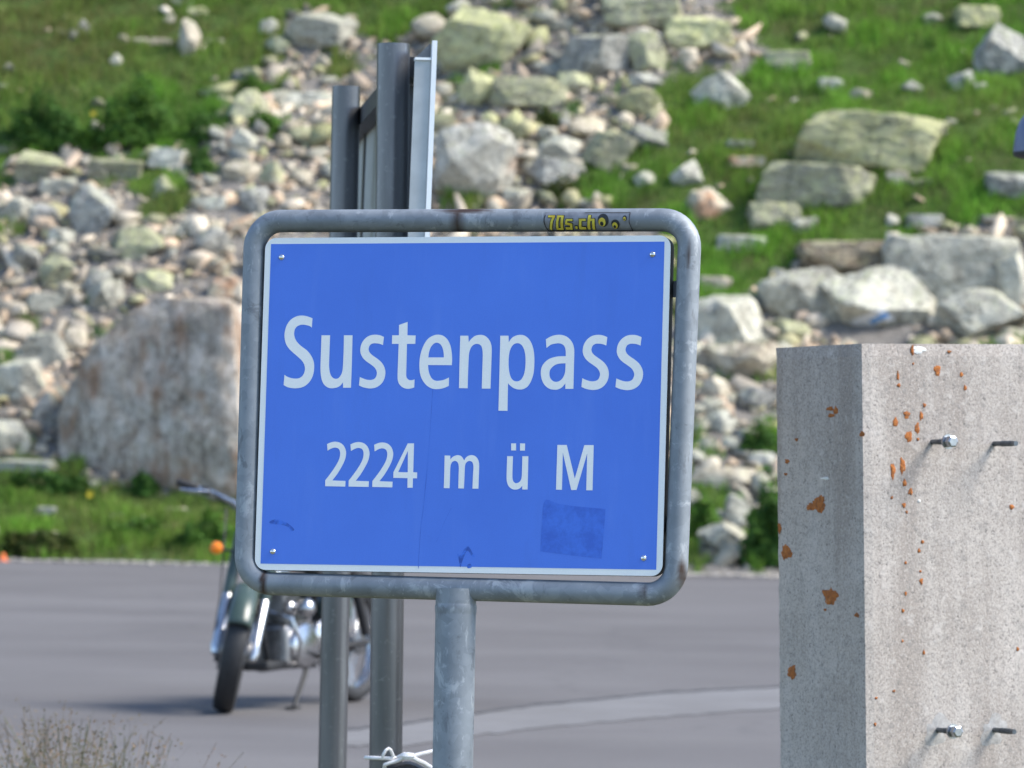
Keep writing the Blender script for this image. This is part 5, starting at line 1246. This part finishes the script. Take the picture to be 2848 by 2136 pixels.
ex = MB().tube([(.22, -.06, .62), (.34, -.09, .56), (.36, -.12, .40), (.28, -.15, .25), (.05, -.16, .21), (-.25, -.17, .22), (-.36, -.175, .235), (-.42, -.18, .245), (-.95, -.185, .30), (-1.0, -.185, .305)], [.021, .021, .021, .021, .021, .021, .03, .046, .046, .026], 16).build('exhaust', M['chrome'], mroot, True)
for s_ in (-1, 1):
    MB().box((-.30, s_ * .13, .56), (.26, .06, .22)).build('tool_box', M['bike_green'], mroot, bevel=.03)
    fp = MB().tube([(-.02, s_ * .12, .27), (-.02, s_ * .27, .28)], .013, 10).build('foot_peg', M['black_rubber'], mroot, True)
    ri = MB().tube([(-.86, s_ * .09, .62), (-.86, s_ * .20, .62)], .008, 8).build('rear_indicator', M['bike_black'], mroot)
    MB().lathe([(.0, -.036), (.022, -.03), (.034, .0), (.030, .02), (0, .04)], (-.86, s_ * .20, .62), 'x', 16).build('lens', M['indicator_orange'], ri, True)
MB().tube([(-.02, .09, .26), (.06, .105, .17), (.22, .12, .012)], [.016, .014, .012], 10).build('side_stand', M['bike_black'], mroot, True)
MB().box((.23, .12, .008), (.07, .06, .012)).build('stand_foot', M['bike_black'], mroot)
MB().lathe([(0, -.06), (.04, -.055), (.05, 0)], (-1.02, 0, .63), 'x', 16).build('tail_light', M['tail_red'] if 'tail_red' in M else plain('tail_red', (.5, .02, .015), .3), mroot, True)

for y_ in (.055, .165): MB().lathe([(0, .05), (.03, .045), (.048, .025), (.052, 0), (.045, -.03), (0, -.05)], (.14, y_, .53), 'x', 20).build('rocker_cover', M['chrome'], eng, True)
for s_ in (-1, 1):
    MB().tube([steer(bar[1 if s_ < 0 else 6]), steer(hb + np.array([.12, s_ * .14, .03])), Hd + np.array([.05, s_ * .07, -.02]), np.array([.25, s_ * .06, .62]), np.array([.08, s_ * .08, .60])], .005, 6).build('cable', M['bike_black'], mroot, True)
    MB().tube([(.30, s_ * .03, .52), (.30, s_ * .16, .48), (.26, s_ * .19, .36), (.22, s_ * .15, .24), (.20, s_ * .05, .22)], .012, 8).build('crash_bar', M['chrome'], mroot, True)
MB().box((.22, 0, .235), (.40, .16, .05)).build('sump', M['bike_black'], eng, bevel=.015)
MB().tube([steer(ax0 + np.array([-.02, -.12, .0])), steer(ax0 + np.array([-.06, -.13, .25])), steer(hb + np.array([-.02, -.2, .02]))], .005, 6).build('brake_hose', M['bike_black'], mroot, True)
MB().lathe([(.03, -.012), (.11, -.010), (.112, .0), (.03, .004)], (WB, -.066, RW), 'y', 26).xf(steer).build('brake_disc', M['engine_alloy'], mroot, True)
MB().box(ax0 + np.array([-.10, -.075, -.03]), (.07, .05, .10)).xf(steer).build('brake_caliper', M['bike_black'], mroot, bevel=.01)

# ------------------------------------------------------------------ small things
# rounded hood reaching in at the right edge, on a post outside the picture
YH = 13.0; hc = at_depth(2848 + 60, 372, YH)
hroot = empty('post_hood', (hc[0] + .25, hc[1], 0)); tag(hroot, 'blue-grey rounded hood with black underside cut off by the right border', 'hood')
o0h = np.array([hc[0] + .25, hc[1], 0])
MB().lathe([(.0, .150), (.03, .146), (.06, .128), (.082, .098), (.094, .06), (.099, .02), (.100, 0)], (0, 0, 0), 'z', 32).xf(lambda p: p * np.array([.95, .95, .95]) + hc - o0h + np.array([.0, 0, -.058])).build('shell', M['hood_blue'], hroot, True)
MB().lathe([(.0, -.012), (.080, -.014), (.098, -.008), (.1005, .004), (.096, .006)], (0, 0, 0), 'z', 32).xf(lambda p: p * .95 + hc - o0h + np.array([0, 0, -.060])).build('rim', M['black_rubber'], hroot, True)
MB().tube([hc - o0h + np.array([.05, 0, -.03]), hc - o0h + np.array([.2, 0, -.03]), np.array([0, 0, hc[2] - .10]), np.array([0, 0, 0])], .02, 12).build('arm', M['galvanised_old'], hroot, True)
# orange marker at the left border
b = on_ground(4 * V, 1213 * V); mb = MB().lathe([(.0, .10), (.02, .095), (.035, .05), (.045, .012), (.075, .010), (.075, .0)], (0, 0, 0), 'z', 18)
o = mb.build('orange_marker', M['marker_orange'], None, True); o.location = (b[0], b[1] + .1, .0); tag(o, 'small orange marker at the road edge, cut by the left border', 'marker')
# dry weeds in the lower left corner
q_ = np.random.default_rng(77); Vs, Fs, Cs = [], [], []; off = 0
def addm(v, f, c):
    global off
    Vs.append(np.asarray(v)); Fs.append(np.asarray(f) + off); Cs.append(np.asarray(c)); off += len(v)
for i in range(170):
    pxv = q_.normal(130, 105); Yw = q_.uniform(12.2, 14.6)
    ht = np.clip(q_.normal(.85, .22) * (1 - abs(pxv - 130) / 420), .3, 1.4)
    pb_ = on_ground(0, 2100); x0 = at_depth(pxv * V, 1600 * V, Yw)[0]
    ztip = at_depth(pxv * V, (1659 - 118 * ht) * V, Yw)[2]
    H_ = max(.15, ztip); lx, ly = q_.normal(0, .13), q_.normal(0, .10)
    P = [np.array([x0, Yw, 0]), np.array([x0 + lx * .3, Yw + ly * .3, H_ * .55]), np.array([x0 + lx, Yw + ly, H_])]
    wv_ = .0011; a_ = q_.uniform(0, PI); dx = np.array([math.cos(a_), math.sin(a_), 0]) * wv_
    base_c = np.array([(.22, .18, .13), (.19, .165, .11), (.13, .14, .07), (.26, .20, .155)][q_.integers(4)]) * q_.uniform(.7, 1.2)
    v = []; 
    for p in P: v += [p - dx, p + dx]
    addm(v, [(0, 1, 3), (0, 3, 2), (2, 3, 5), (2, 5, 4)], [base_c] * 6)
    for k in range(16):                                      # seed head / small leaves
        t_ = q_.uniform(.55, 1.0); c_ = P[1] + (P[2] - P[1]) * (t_ - .55) / .45 + q_.normal(0, .02, 3)
        u_ = q_.normal(0, 1, 3); u_ /= np.linalg.norm(u_); w2 = np.cross(u_, q_.normal(0, 1, 3)); w2 /= np.linalg.norm(w2); s_ = q_.uniform(.003, .008)
        addm([c_ - u_ * s_, c_ + w2 * s_ * .5, c_ + u_ * s_, c_ - w2 * s_ * .5], [(0, 1, 2), (0, 2, 3)], [base_c * np.array([1.15, 1.05, .95])] * 4)
for i in range(260):                                         # low green leaves under the weeds, leftmost
    pxv = q_.uniform(-60, 330); Yw = q_.uniform(12.2, 14.6); x0 = at_depth(pxv * V, 1640 * V, Yw)[0]; ztip = at_depth(pxv * V, (1662 - 30 * q_.uniform(0, 1)) * V, Yw)[2]
    a_ = q_.uniform(0, PI); dx = np.array([math.cos(a_), math.sin(a_), 0]) * .005; tp_ = np.array([x0 + q_.normal(0, .06), Yw + q_.normal(0, .06), ztip])
    g_ = np.array((.07, .13, .03)) * q_.uniform(.7, 1.4)
    addm([np.array([x0, Yw, 0]) - dx, np.array([x0, Yw, 0]) + dx, tp_], [(0, 1, 2)], [g_] * 3)
o = link('dry_weeds', big_mesh(np.concatenate(Vs), np.concatenate(Fs), M['grass_blade'], np.concatenate(Cs)), None)
tag(o, 'dry brown grasses gone to seed in the lower left corner', 'weeds', kind='stuff')
bpy.context.view_layer.update()
